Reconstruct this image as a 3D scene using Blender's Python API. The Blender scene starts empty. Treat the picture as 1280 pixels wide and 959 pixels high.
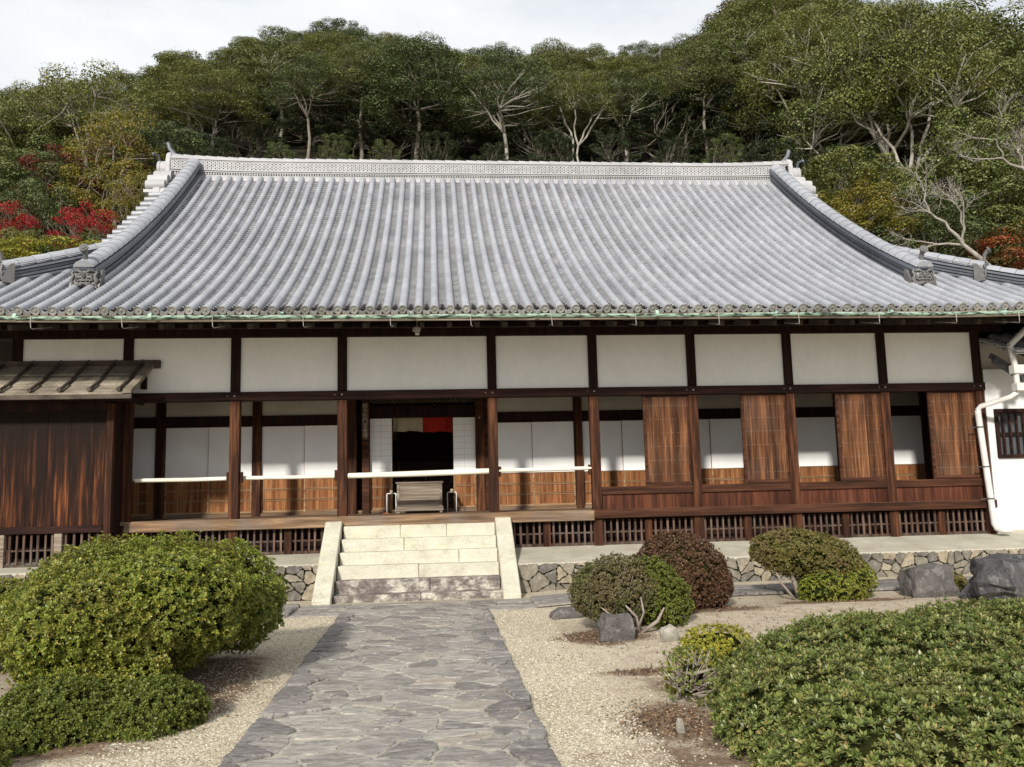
import bpy, bmesh, math, random
import numpy as np
from mathutils import Vector, Matrix, noise as mn
R = math.radians
PI = math.pi
random.seed(7)
SC = bpy.context.scene
COL = SC.collection

# ------------------------------------------------------------ camera
cam_d = bpy.data.cameras.new("camera"); cam = bpy.data.objects.new("camera", cam_d); COL.objects.link(cam)
SC.camera = cam
cam_d.sensor_width = 36.0
cam_d.lens = 1065.0 / 1280.0 * 36.0
cam_d.clip_start = 0.05; cam_d.clip_end = 4000
YAW, PITCH, ROLL = R(5.1785), R(7.2166), R(-1.3746)
_f = Vector((math.sin(YAW)*math.cos(PITCH), math.cos(YAW)*math.cos(PITCH), math.sin(PITCH)))
_r = Vector((math.cos(YAW), -math.sin(YAW), 0)); _u = _r.cross(_f)
_c, _s = math.cos(ROLL), math.sin(ROLL)
_r2 = _c*_r + _s*_u; _u2 = -_s*_r + _c*_u
CAMP = Vector((0, -15.02, 1.62))
_m = Matrix((( _r2.x, _u2.x, -_f.x, CAMP.x), (_r2.y, _u2.y, -_f.y, CAMP.y), (_r2.z, _u2.z, -_f.z, CAMP.z), (0, 0, 0, 1)))
cam.matrix_world = _m

# ------------------------------------------------------------ sky, sun, exposure
SUN_AZ = R(-21)      # sun direction seen from the hall: to the left of the facade normal
SUN_EL = R(28)
sun_vec = Vector((math.sin(SUN_AZ)*math.cos(SUN_EL), -math.cos(SUN_AZ)*math.cos(SUN_EL), math.sin(SUN_EL)))  # towards the sun
W = bpy.data.worlds.new("World"); SC.world = W; W.use_nodes = True
nt = W.node_tree; nt.nodes.clear()
wo = nt.nodes.new("ShaderNodeOutputWorld"); bg = nt.nodes.new("ShaderNodeBackground")
sky = nt.nodes.new("ShaderNodeTexSky"); sky.sky_type = 'NISHITA'; sky.sun_disc = False
sky.sun_elevation = SUN_EL; sky.sun_rotation = math.atan2(sun_vec.x, sun_vec.y)
tc = nt.nodes.new("ShaderNodeTexCoord"); mp = nt.nodes.new("ShaderNodeMapping"); mp.inputs['Scale'].default_value = (1.2, 1.2, 3.2)
ns = nt.nodes.new("ShaderNodeTexNoise"); ns.inputs['Scale'].default_value = 1.9; ns.inputs['Detail'].default_value = 7; ns.inputs['Roughness'].default_value = .55
cr = nt.nodes.new("ShaderNodeValToRGB"); cr.color_ramp.elements[0].position = .22; cr.color_ramp.elements[1].position = .5
cr.color_ramp.elements[0].color = (.55, .55, .55, 1); cr.color_ramp.elements[1].color = (1, 1, 1, 1)
ns2 = nt.nodes.new("ShaderNodeTexNoise"); ns2.inputs['Scale'].default_value = 3.4; ns2.inputs['Detail'].default_value = 5
cc = nt.nodes.new("ShaderNodeValToRGB"); cc.color_ramp.elements[0].position = .35; cc.color_ramp.elements[1].position = .68
cc.color_ramp.elements[0].color = (5.9, 6.2, 6.55, 1); cc.color_ramp.elements[1].color = (6.9, 7.02, 7.1, 1)
mx = nt.nodes.new("ShaderNodeMix"); mx.data_type = 'RGBA'
L = nt.links
L.new(tc.outputs['Generated'], mp.inputs['Vector']); L.new(mp.outputs['Vector'], ns.inputs['Vector']); L.new(mp.outputs['Vector'], ns2.inputs['Vector'])
L.new(ns.outputs['Fac'], cr.inputs['Fac']); L.new(ns2.outputs['Fac'], cc.inputs['Fac'])
L.new(cr.outputs['Color'], mx.inputs['Factor']); L.new(sky.outputs['Color'], mx.inputs['A']); L.new(cc.outputs['Color'], mx.inputs['B'])
L.new(mx.outputs['Result'], bg.inputs['Color']); bg.inputs['Strength'].default_value = 0.10
L.new(bg.outputs['Background'], wo.inputs['Surface'])
sd = bpy.data.lights.new("sun", 'SUN'); sd.energy = 3.5; sd.angle = R(4.5); sd.color = (1, .95, .87)
so = bpy.data.objects.new("sun", sd); COL.objects.link(so); so.rotation_euler = (-sun_vec).to_track_quat('-Z', 'Y').to_euler(); so.location = (-30, -60, 40)
SC.view_settings.view_transform = 'Standard'; SC.view_settings.look = 'None'; SC.view_settings.gamma = 1.0; SC.view_settings.use_curve_mapping = False
SC.view_settings.exposure = 0.52
SC.render.engine = 'CYCLES'; SC.cycles.max_bounces = 6; SC.cycles.diffuse_bounces = 3; SC.cycles.use_denoising = True

# ------------------------------------------------------------ materials
def newmat(name):
    m = bpy.data.materials.new(name); m.use_nodes = True
    n = m.node_tree; b = n.nodes['Principled BSDF']
    return m, n, b
def nd(n, t, **k):
    x = n.nodes.new(t)
    for a, v in k.items():
        if a in x.inputs: x.inputs[a].default_value = v
        else: setattr(x, a, v)
    return x
def ramp(n, fac, stops):
    r = n.nodes.new("ShaderNodeValToRGB"); e = r.color_ramp.elements
    while len(e) < len(stops): e.new(.5)
    for i, (p, c) in enumerate(stops):
        e[i].position = p; e[i].color = (*c, 1) if len(c) == 3 else c
    n.links.new(fac, r.inputs['Fac']); return r.outputs['Color']
def coord(n, scale=(1, 1, 1), kind='Object'):
    t = n.nodes.new("ShaderNodeTexCoord"); m = n.nodes.new("ShaderNodeMapping"); m.inputs['Scale'].default_value = scale
    n.links.new(t.outputs[kind], m.inputs['Vector']); return m.outputs['Vector']
def tex(n, vec, scale, detail=4, rough=.55, dist=0):
    t = nd(n, "ShaderNodeTexNoise"); t.inputs['Scale'].default_value = scale; t.inputs['Detail'].default_value = detail
    t.inputs['Roughness'].default_value = rough; t.inputs['Distortion'].default_value = dist
    n.links.new(vec, t.inputs['Vector']); return t.outputs['Fac']
def mixc(n, fac, a, b, mode='MIX'):
    m = n.nodes.new("ShaderNodeMix"); m.data_type = 'RGBA'; m.blend_type = mode
    for s, v in (('Factor', fac), ('A', a), ('B', b)):
        if isinstance(v, (int, float)): m.inputs[s].default_value = v
        elif isinstance(v, tuple): m.inputs[s].default_value = (*v, 1) if len(v) == 3 else v
        else: n.links.new(v, m.inputs[s])
    return m.outputs['Result']
def bump(n, b, h, strength=.4, dist=.01):
    x = n.nodes.new("ShaderNodeBump"); x.inputs['Strength'].default_value = strength; x.inputs['Distance'].default_value = dist
    n.links.new(h, x.inputs['Height']); n.links.new(x.outputs['Normal'], b.inputs['Normal'])
def rpi(n):
    g = n.nodes.new("ShaderNodeNewGeometry"); return g.outputs['Random Per Island']
def icoord(n, scale, off=23.0):
    v = coord(n, scale); m = n.nodes.new("ShaderNodeVectorMath"); m.operation = 'MULTIPLY_ADD'
    cx = n.nodes.new("ShaderNodeCombineXYZ"); r = rpi(n)
    for i in range(3): n.links.new(r, cx.inputs[i])
    n.links.new(cx.outputs[0], m.inputs[0]); m.inputs[1].default_value = (off, off*1.7, off*.6); n.links.new(v, m.inputs[2]); return m.outputs[0]
def basic(name, c0, c1, scale=4, rough=.8, stretch=(1, 1, 1), bs=.3, bd=.01, metal=0, isl=0, detail=6, lo=.3, hi=.7, spec=.3, fine=0):
    m, n, b = newmat(name); v = coord(n, stretch)
    f = tex(n, v, scale, detail)
    col = ramp(n, f, [(lo, c0), (hi, c1)])
    if isl:
        r = ramp(n, rpi(n), [(0, (1-isl,)*3), (1, (1+isl,)*3)]); col = mixc(n, 1.0, col, r, 'MULTIPLY')
    if fine:
        f2 = tex(n, v, scale*9, 3); r = ramp(n, f2, [(.3, (1-fine,)*3), (.7, (1+fine*.5,)*3)]); col = mixc(n, 1.0, col, r, 'MULTIPLY')
    n.links.new(col, b.inputs['Base Color']); b.inputs['Roughness'].default_value = rough; b.inputs['Metallic'].default_value = metal
    b.inputs['Specular IOR Level'].default_value = spec
    if bs: bump(n, b, f, bs, bd)
    return m
def wood(name, dark, mid, light, along='z', isl=.25, rough=.75, grey=0, top_dark=None):
    m, n, b = newmat(name)
    st = {'z': (9, 9, .55), 'x': (.55, 9, 9), 'y': (9, .55, 9)}[along]
    v = icoord(n, st); f = tex(n, v, 1.6, 7, .62, .3)
    st2 = {'z': (60, 60, 1.5), 'x': (1.5, 60, 60), 'y': (60, 1.5, 60)}[along]
    g = tex(n, icoord(n, st2), 1.0, 4, .6)
    col = ramp(n, f, [(.33, dark), (.5, mid), (.68, light)])
    gr = ramp(n, g, [(.3, (.62,)*3), (.65, (1.15,)*3)]); col = mixc(n, 1.0, col, gr, 'MULTIPLY')
    if isl:
        r = ramp(n, rpi(n), [(0, (1-isl,)*3), (1, (1+isl*1.3,)*3)]); col = mixc(n, 1.0, col, r, 'MULTIPLY')
    if top_dark:   # blends the boards towards near black with height
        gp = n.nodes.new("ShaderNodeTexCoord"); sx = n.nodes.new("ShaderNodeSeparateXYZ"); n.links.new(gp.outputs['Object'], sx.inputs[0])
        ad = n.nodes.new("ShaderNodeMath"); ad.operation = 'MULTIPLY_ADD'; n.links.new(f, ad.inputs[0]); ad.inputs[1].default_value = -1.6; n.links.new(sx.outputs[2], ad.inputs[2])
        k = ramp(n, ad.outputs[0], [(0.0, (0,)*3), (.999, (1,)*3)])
        mr_ = n.nodes.new("ShaderNodeMapRange"); mr_.inputs['From Min'].default_value = top_dark[0]; mr_.inputs['From Max'].default_value = top_dark[1]; n.links.new(ad.outputs[0], mr_.inputs['Value'])
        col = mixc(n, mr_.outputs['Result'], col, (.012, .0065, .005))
    if grey:
        f3 = tex(n, coord(n, (1.3, 1.3, 1.3)), 1.4, 5); k = ramp(n, f3, [(.45, (0,)*3), (.7, (grey,)*3)])
        col = mixc(n, k, col, (.16, .14, .125))
    n.links.new(col, b.inputs['Base Color']); b.inputs['Roughness'].default_value = rough; b.inputs['Specular IOR Level'].default_value = .12
    bump(n, b, g, .35, .004)
    return m

MT = {}
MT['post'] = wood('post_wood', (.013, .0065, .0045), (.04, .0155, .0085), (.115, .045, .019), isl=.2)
MT['post_dark'] = wood('post_wood_dark', (.008, .0045, .004), (.018, .008, .0065), (.034, .014, .009), isl=.15)  # darker copy of the post wood, stands in for shade under the eaves
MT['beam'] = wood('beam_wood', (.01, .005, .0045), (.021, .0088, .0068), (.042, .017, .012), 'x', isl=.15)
MT['floor'] = wood('floor_wood', (.075, .046, .028), (.16, .098, .056), (.28, .185, .11), 'x', isl=.2, grey=.6)
MT['door'] = wood('door_wood', (.025, .0115, .007), (.075, .031, .0145), (.175, .078, .034), isl=.5, grey=.1)
MT['kick'] = wood('kickboard_wood', (.09, .034, .014), (.2, .082, .032), (.34, .165, .07), isl=.25)
MT['kickrail'] = wood('kick_rail_wood', (.14, .08, .042), (.24, .15, .082), (.36, .245, .145), 'x', isl=.1)
MT['redpanel'] = wood('red_panel_wood', (.03, .0115, .0075), (.066, .0225, .012), (.12, .043, .022), isl=.25)
MT['rail'] = wood('red_rail_wood', (.021, .0095, .0065), (.048, .0195, .011), (.09, .036, .0195), 'x', isl=.15)
MT['lattice'] = wood('lattice_wood', (.035, .02, .015), (.07, .042, .03), (.15, .1, .075), isl=.3, grey=.4)
MT['greywood'] = wood('grey_weathered_wood', (.09, .068, .05), (.19, .15, .115), (.3, .25, .2), 'x', isl=.12)
MT['shedboard'] = wood('shed_board_wood', (.008, .005, .004), (.032, .012, .007), (.19, .062, .021), isl=.5, top_dark=(.2, 1.35))
MT['shedroof'] = basic('shed_roof_board', (.14, .118, .088), (.3, .26, .2), 3, .85, (1, 3, 1), isl=.2, fine=.25)
MT['shedroof_dark'] = basic('shed_roof_batten', (.03, .022, .018), (.09, .07, .055), 5, .85, isl=.2)
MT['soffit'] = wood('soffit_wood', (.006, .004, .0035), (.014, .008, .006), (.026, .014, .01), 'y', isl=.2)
MT['plaster'] = basic('white_plaster', (.8, .79, .76), (.86, .85, .825), 1.3, .9, (1.3, 1, .8), .1, .004, fine=.035, lo=.25, hi=.6)
MT['plaster_beige'] = basic('beige_plaster', (.42, .39, .34), (.55, .52, .46), 1.5, .9, fine=.05)  # darker, more beige plaster than the front panels
MT['plaster_bright'] = basic('fresh_plaster', (.54, .54, .53), (.64, .64, .63), 1.8, .9, (2, 1, .5), bs=.05, lo=.25, hi=.55)
MT['black'] = basic('soot_dark', (.006, .005, .005), (.012, .01, .009), 3, .9)
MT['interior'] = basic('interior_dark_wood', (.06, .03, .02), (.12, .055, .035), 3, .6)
MT['pole'] = basic('pale_bamboo', (.6, .55, .44), (.82, .78, .68), 5, .5, (.4, 3, 3), fine=.1)
MT['copper'] = basic('green_copper', (.04, .055, .04), (.36, .5, .41), 9, .7, (.8, 3, 3), lo=.42, hi=.56, isl=0, fine=.2)
MT['metalwhite'] = basic('white_painted_metal', (.62, .62, .6), (.75, .75, .73), 6, .45, spec=.5)
MT['hook'] = basic('pale_steel', (.2, .19, .17), (.36, .35, .32), 9, .5, metal=.2)
MT['gold'] = basic('tarnished_gold', (.25, .15, .05), (.5, .33, .12), 9, .4, metal=.7)
MT['cream_cloth'] = basic('cream_cloth', (.32, .26, .17), (.4, .34, .24), 3, .95)
MT['red_cloth'] = basic('red_cloth', (.26, .012, .006), (.34, .018, .009), 3, .95)
MT['pvc'] = basic('white_drain_pipe', (.5, .49, .46), (.7, .69, .66), 4, .4, spec=.5, fine=.05)
MT['greymetal'] = basic('grey_board', (.05, .052, .056), (.085, .088, .095), 4, .5)
MT['brush'] = basic('sign_brush_text', (.42, .36, .3), (.55, .48, .4), 20, .9, bs=0)
MT['concrete'] = basic('pale_concrete', (.36, .33, .26), (.5, .47, .38), 2.2, .9, (1, 1, 1), .2, .01, fine=.12)
# tiles: weathered silvery grey fired clay
def tile_mat(name, a, bb, isl=.12, lich=.35, rough=.42):
    m, n, b = newmat(name); v = coord(n)
    f = tex(n, v, .9, 5); g = tex(n, v, 14, 5, .6)
    col = ramp(n, f, [(.3, a), (.7, bb)])
    r = ramp(n, rpi(n), [(0, (1-isl,)*3), (1, (1+isl,)*3)]); col = mixc(n, 1.0, col, r, 'MULTIPLY')
    k = ramp(n, g, [(.56, (0,)*3), (.70, (lich,)*3)]); col = mixc(n, k, col, (.5, .5, .49))
    k2 = ramp(n, tex(n, v, 5.3, 6, .65), [(.3, (.28,)*3), (.42, (0,)*3)]); col = mixc(n, k2, col, (.12, .12, .12))
    n.links.new(col, b.inputs['Base Color']); b.inputs['Roughness'].default_value = rough; b.inputs['Specular IOR Level'].default_value = .5
    bump(n, b, g, .15, .004); return m
MT['tile'] = tile_mat('grey_roof_tile', (.235, .243, .265), (.305, .313, .338), .09, .5)
MT['pan'] = tile_mat('grey_pan_tile', (.19, .19, .198), (.27, .27, .28), .2, .25)
MT['tile_end'] = tile_mat('lichened_tile_end', (.13, .125, .11), (.27, .26, .235), .3, .4)
MT['ridge_tile'] = tile_mat('pale_ridge_tile', (.3, .297, .302), (.4, .395, .4), .14, .2, .6)
MT['dark_tile'] = tile_mat('dark_ridge_side_tile', (.05, .055, .068), (.12, .13, .155), .35, .12, .4)
MT['oni'] = tile_mat('demon_tile_clay', (.06, .058, .056), (.125, .12, .116), .1, .12, .45)
# shoji paper with faint grid is modelled; paper:
m, n, b = newmat('shoji_paper')
f = tex(n, coord(n), 1.5, 3)
col = ramp(n, f, [(.3, (.76, .755, .74)), (.7, (.85, .845, .83))])
n.links.new(col, b.inputs['Base Color']); b.inputs['Roughness'].default_value = .9
MT['paper'] = m
MT['papergrid'] = basic('shoji_grid_pale', (.5, .5, .49), (.56, .56, .55), 3, .9, bs=0)  # pale grey colour of the faint shoji grid bars

# stones
def stone_mat(name, stops, rough=.85, scale=5, bs=.5, bd=.02, lo=None, veins=0, vs=(1, 1, 1)):
    m, n, b = newmat(name); v = icoord(n, vs, 9.0)
    col = ramp(n, rpi(n), stops)
    f = tex(n, v, scale, 8, .65); k = ramp(n, f, [(.3, (.6,)*3), (.7, (1.3,)*3)]); col = mixc(n, 1.0, col, k, 'MULTIPLY')
    if veins:
        w = tex(n, v, scale*.7, 6, .7, 1.5); kk = ramp(n, w, [(.54, (0,)*3), (.62, (veins,)*3), (.72, (0,)*3)]); col = mixc(n, kk, col, (.5, .48, .44))
    n.links.new(col, b.inputs['Base Color']); b.inputs['Roughness'].default_value = rough
    bump(n, b, f, bs, bd); return m
MT['wallstone'] = stone_mat('podium_stone', [(0, (.11, .1, .085)), (.35, (.175, .155, .12)), (.65, (.24, .208, .155)), (1, (.31, .255, .175))], .9, 8, 1.0, .04, veins=.2)
MT['flag'] = stone_mat('path_flagstone', [(0, (.19, .172, .156)), (.3, (.26, .238, .213)), (.6, (.315, .29, .255)), (.85, (.365, .337, .292)), (1, (.33, .275, .225))], .8, 7, 1.0, .05, veins=.45, vs=(1, 2.2, 1))
MT['mortar'] = basic('path_mortar', (.25, .23, .19), (.43, .4, .335), 4, .9, fine=.25)
MT['rock'] = stone_mat('dark_garden_rock', [(0, (.055, .052, .055)), (1, (.075, .07, .07))], .75, 3.6, 1.0, .09, veins=.22, vs=(2.6, 1.6, 1))
MT['rock_mid'] = stone_mat('grey_garden_rock', [(0, (.08, .072, .066)), (1, (.11, .098, .09))], .8, 5, 1.0, .08, veins=.2)
MT['rock_pale'] = stone_mat('pale_garden_rock', [(0, (.22, .2, .16)), (1, (.3, .28, .235))], .85, 9, .8, .04)
MT['step'] = None
m, n, b = newmat('granite_step'); v = coord(n)
f = tex(n, icoord(n, (1, 1, 1.6)), 3.2, 9, .7); g = tex(n, v, 60, 2)
col = ramp(n, f, [(.3, (.34, .315, .24)), (.42, (.48, .455, .36)), (.65, (.58, .555, .455))])
lich = ramp(n, tex(n, coord(n, (1, 1, 2)), 2.2, 5), [(.56, (0,)*3), (.7, (.35,)*3)]); col = mixc(n, lich, col, (.55, .56, .34))
sp = ramp(n, g, [(.35, (.82,)*3), (.6, (1.05,)*3)]); col = mixc(n, 1.0, col, sp, 'MULTIPLY')
n.links.new(col, b.inputs['Base Color']); b.inputs['Roughness'].default_value = .85; bump(n, b, f, .3, .01)
MT['step'] = m
m, n, b = newmat('stained_granite'); v = coord(n)
f = tex(n, coord(n, (1, 1, 1.5)), 4.5, 9, .72); g = tex(n, v, 45, 2)
col = ramp(n, f, [(.42, (.12, .1, .09)), (.5, (.2, .17, .15)), (.62, (.48, .45, .38))])
sp = ramp(n, g, [(.35, (.75,)*3), (.6, (1.1,)*3)]); col = mixc(n, 1.0, col, sp, 'MULTIPLY')
n.links.new(col, b.inputs['Base Color']); b.inputs['Roughness'].default_value = .9; bump(n, b, f, .3, .01)
MT['step_stained'] = m

def leaf_mat(name, stops, rough=.5, clump=1.2, cl_stops=None, trans=.25):
    m, n, b = newmat(name)
    col = ramp(n, rpi(n), stops)
    if cl_stops:
        f = tex(n, coord(n), clump, 4); k = ramp(n, f, cl_stops[0]); col = mixc(n, k, col, cl_stops[1]) if False else mixc(n, k, col, cl_stops[1], 'MIX')
    b.inputs['Roughness'].default_value = rough; b.inputs['Specular IOR Level'].default_value = .35
    n.links.new(col, b.inputs['Base Color'])
    if trans:
        t = n.nodes.new("ShaderNodeBsdfTranslucent"); n.links.new(col, t.inputs['Color'])
        ms = n.nodes.new("ShaderNodeMixShader"); ms.inputs['Fac'].default_value = trans
        n.links.new(b.outputs['BSDF'], ms.inputs[1]); n.links.new(t.outputs['BSDF'], ms.inputs[2])
        n.links.new(ms.outputs['Shader'], n.nodes['Material Output'].inputs['Surface'])
    return m
MT['leaf_azalea'] = leaf_mat('azalea_leaf', [(0, (.065, .1, .014)), (.45, (.15, .19, .022)), (.85, (.27, .29, .035)), (1, (.32, .22, .05))], .42, 1.6, ([(.42, (0,)*3), (.7, (.45,)*3)], (.24, .19, .05)), .15)
MT['leaf_hedge'] = leaf_mat('hedge_leaf', [(0, (.06, .088, .02)), (.5, (.13, .165, .038)), (.85, (.22, .24, .065)), (1, (.29, .2, .08))], .38, 2.2, ([(.5, (0,)*3), (.72, (.4,)*3)], (.22, .19, .07)), .15)
MT['leaf_brown'] = leaf_mat('bronze_leaf', [(0, (.045, .022, .013)), (.5, (.1, .046, .024)), (.85, (.17, .09, .045)), (1, (.1, .085, .03))], .5, 2, None, .15)
MT['leaf_dry'] = leaf_mat('dry_shrub_leaf', [(0, (.07, .06, .026)), (.5, (.14, .11, .048)), (1, (.21, .16, .08))], .6, 2.4, ([(.45, (0,)*3), (.6, (.8,)*3)], (.085, .1, .025)), .15)
MT['leaf_bush3'] = leaf_mat('olive_shrub_leaf', [(0, (.09, .1, .02)), (.5, (.16, .15, .035)), (1, (.24, .17, .06))], .5, 2.0, ([(.48, (0,)*3), (.62, (.7,)*3)], (.2, .13, .07)), .2)
MT['leaf_green'] = leaf_mat('fresh_green_leaf', [(0, (.055, .08, .014)), (.5, (.12, .145, .022)), (1, (.2, .205, .035))], .5, 2, None, .2)
MT['leaf_yellow'] = leaf_mat('yellow_green_leaf', [(0, (.16, .19, .02)), (.5, (.28, .27, .03)), (1, (.4, .33, .05))], .5, 2, None, .25)
MT['twig'] = basic('pale_twig', (.2, .16, .13), (.36, .31, .26), 8, .85)
MT['core_dark'] = basic('shrub_core_dark', (.010, .012, .004), (.028, .03, .01), 5, 1.0, spec=0)  # near-black colour of the cores added inside the shrubs
F1 = [(0, (.05, .068, .018)), (.5, (.11, .138, .034)), (1, (.19, .212, .058))]
MT['tree_green'] = leaf_mat('tree_leaf_green', F1, .5, .7, ([(.42, (0,)*3), (.62, (.7,)*3)], (.19, .195, .065)), .12)
MT['tree_olive'] = leaf_mat('tree_leaf_olive', [(0, (.07, .086, .021)), (.5, (.145, .162, .038)), (1, (.23, .236, .064))], .5, .35, ([(.45, (0,)*3), (.7, (.5,)*3)], (.18, .15, .045)), .25)
MT['tree_dark'] = leaf_mat('tree_leaf_dark', [(0, (.04, .06, .02)), (.5, (.09, .115, .034)), (1, (.155, .18, .055))], .5, .4, None, .15)
MT['tree_blue'] = leaf_mat('tree_leaf_bluegreen', [(0, (.04, .062, .02)), (.5, (.078, .105, .032)), (1, (.135, .155, .052))], .5, .4, None, .15)
MT['tree_rust'] = leaf_mat('tree_leaf_rust', [(0, (.07, .06, .015)), (.5, (.14, .095, .02)), (1, (.22, .12, .03))], .5, .4, ([(.4, (0,)*3), (.7, (.6,)*3)], (.09, .09, .02)), .25)
MT['tree_gold'] = leaf_mat('tree_leaf_gold', [(0, (.12, .12, .02)), (.5, (.24, .205, .03)), (1, (.36, .25, .04))], .5, .5, ([(.4, (0,)*3), (.66, (.7,)*3)], (.1, .11, .02)), .3)
MT['maple_red'] = leaf_mat('maple_leaf_red', [(0, (.16, .008, .012)), (.5, (.34, .015, .02)), (1, (.5, .04, .035))], .5, .8, None, .3)
MT['maple_dark'] = leaf_mat('maple_leaf_dark_red', [(0, (.06, .008, .006)), (.5, (.13, .016, .01)), (1, (.22, .03, .015))], .5, .8, None, .3)
MT['maple_orange'] = leaf_mat('maple_leaf_orange', [(0, (.16, .04, .015)), (.5, (.3, .075, .025)), (1, (.42, .13, .05))], .5, .8, ([(.4, (0,)*3), (.66, (.6,)*3)], (.14, .12, .03)), .3)
MT['bark'] = basic('grey_bark', (.1, .085, .065), (.24, .21, .165), 3, .9, (2, 2, .6), .5, .03)
MT['bark_pale'] = basic('pale_bark', (.24, .22, .18), (.44, .41, .35), 3, .9, (2, 2, .6), .4, .03)
MT['bark_white'] = basic('bare_pale_bark', (.17, .15, .13), (.34, .31, .27), 4, .9)

# ------------------------------------------------------------ mesh builder
class MB:
    def __init__(s): s.v = []; s.f = []
    def add(s, v, f):
        o = len(s.v); s.v += [tuple(p) for p in v]; s.f += [tuple(i+o for i in q) for q in f]; return s
    def box(s, x0, x1, y0, y1, z0, z1):
        return s.add([(x0,y0,z0),(x1,y0,z0),(x1,y1,z0),(x0,y1,z0),(x0,y0,z1),(x1,y0,z1),(x1,y1,z1),(x0,y1,z1)],
                     [(0,3,2,1),(4,5,6,7),(0,1,5,4),(1,2,6,5),(2,3,7,6),(3,0,4,7)])
    def cbox(s, c, h, rz=0, ry=0, rx=0):
        M_ = Matrix.Rotation(rz,3,'Z') @ Matrix.Rotation(ry,3,'Y') @ Matrix.Rotation(rx,3,'X')
        P = [Vector(c) + M_ @ Vector((a*h[0], b_*h[1], d*h[2])) for a, b_, d in
             ((-1,-1,-1),(1,-1,-1),(1,1,-1),(-1,1,-1),(-1,-1,1),(1,-1,1),(1,1,1),(-1,1,1))]
        return s.add(P, [(0,3,2,1),(4,5,6,7),(0,1,5,4),(1,2,6,5),(2,3,7,6),(3,0,4,7)])
    def tube(s, path, rad, n=8, cap=True, flat=1.0):
        path = [Vector(p) for p in path]; k = len(path)
        if isinstance(rad, (int, float)): rad = [rad]*k
        V = []; prev = None
        for i, p in enumerate(path):
            t = (path[min(i+1, k-1)] - path[max(i-1, 0)]).normalized()
            if prev is None:
                a = Vector((0,0,1)) if abs(t.z) < .9 else Vector((1,0,0))
                u = t.cross(a).normalized()
            else:
                u = (prev - t*prev.dot(t)).normalized()
            prev = u; w = t.cross(u)
            for j in range(n):
                a = 2*PI*j/n; V.append(p + (u*math.cos(a) + w*math.sin(a)*flat)*rad[i])
        F = [(i*n+j, i*n+(j+1)%n, (i+1)*n+(j+1)%n, (i+1)*n+j) for i in range(k-1) for j in range(n)]
        if cap: F += [tuple(range(n-1,-1,-1)), tuple((k-1)*n+j for j in range(n))]
        return s.add(V, F)
    def prism(s, poly, y0, y1, axis='y'):
        n_ = len(poly)
        if axis == 'y': V = [(a, y0, b_) for a, b_ in poly] + [(a, y1, b_) for a, b_ in poly]
        elif axis == 'x': V = [(y0, a, b_) for a, b_ in poly] + [(y1, a, b_) for a, b_ in poly]
        else: V = [(a, b_, y0) for a, b_ in poly] + [(a, b_, y1) for a, b_ in poly]
        return s.add(V, [tuple(range(n_-1,-1,-1)), tuple(range(n_, 2*n_))] + [(i, (i+1)%n_, n_+(i+1)%n_, n_+i) for i in range(n_)])
    def sphere(s, c, r, nu=12, nv=8):
        V = []; F = []
        r = (r, r, r) if isinstance(r, (int, float)) else r
        for i in range(nv+1):
            a = PI*i/nv
            for j in range(nu):
                b_ = 2*PI*j/nu; V.append((c[0]+r[0]*math.sin(a)*math.cos(b_), c[1]+r[1]*math.sin(a)*math.sin(b_), c[2]+r[2]*math.cos(a)))
        for i in range(nv):
            for j in range(nu): F.append((i*nu+j, (i+1)*nu+j, (i+1)*nu+(j+1)%nu, i*nu+(j+1)%nu))
        return s.add(V, F)
    def build(s, name, mat, parent=None, smooth=False, bevel=0, origin=None):
        me = bpy.data.meshes.new(name)
        off = wpos(parent) if parent else Vector(origin or (0,0,0))
        va = np.array(s.v, dtype=np.float64) - np.array(off)
        me.from_pydata(va.tolist(), [], s.f)
        me.materials.append(mat)
        if bevel or True:
            bm = bmesh.new(); bm.from_mesh(me); bmesh.ops.recalc_face_normals(bm, faces=bm.faces) if len(s.f) < 60000 else None
            if bevel: bmesh.ops.bevel(bm, geom=list(bm.edges), offset=bevel, segments=1, affect='EDGES', clamp_overlap=True)
            bm.to_mesh(me); bm.free()
        if smooth: me.shade_smooth()
        o = bpy.data.objects.new(name, me); COL.objects.link(o)
        if parent: o.parent = parent
        else: o.location = off
        return o
def wpos(o):
    p = Vector((0,0,0))
    while o is not None: p = p + o.location; o = o.parent
    return p
def tag(o, label=None, cat=None, group=None, kind=None):
    if label: o['label'] = label
    if cat: o['category'] = cat
    if group: o['group'] = group
    if kind: o['kind'] = kind
    return o
def thing(name, loc, label, cat, group=None):
    o = bpy.data.objects.new(name, None); COL.objects.link(o); o.location = loc; o.empty_display_size = .2
    return tag(o, label, cat, group)
def smooth_angle(o, a=35):
    o.data.shade_smooth()
    try: o.data.set_sharp_from_angle(angle=R(a))
    except Exception: pass
    return o
def raw_mesh(name, V, F4, mat, parent=None, origin=None):
    """fast quad mesh from numpy arrays"""
    me = bpy.data.meshes.new(name); off = np.array(wpos(parent) if parent else (origin or (0,0,0)))
    V = (V - off).astype(np.float32); n_ = len(F4)
    me.vertices.add(len(V)); me.vertices.foreach_set('co', V.ravel())
    me.loops.add(n_*4); me.loops.foreach_set('vertex_index', F4.ravel().astype(np.int32))
    me.polygons.add(n_); me.polygons.foreach_set('loop_start', np.arange(0, n_*4, 4, dtype=np.int32))
    me.update(calc_edges=True); me.materials.append(mat)
    o = bpy.data.objects.new(name, me); COL.objects.link(o)
    if parent: o.parent = parent
    elif origin: o.location = origin
    return o
RNG = np.random.default_rng(11)
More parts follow.
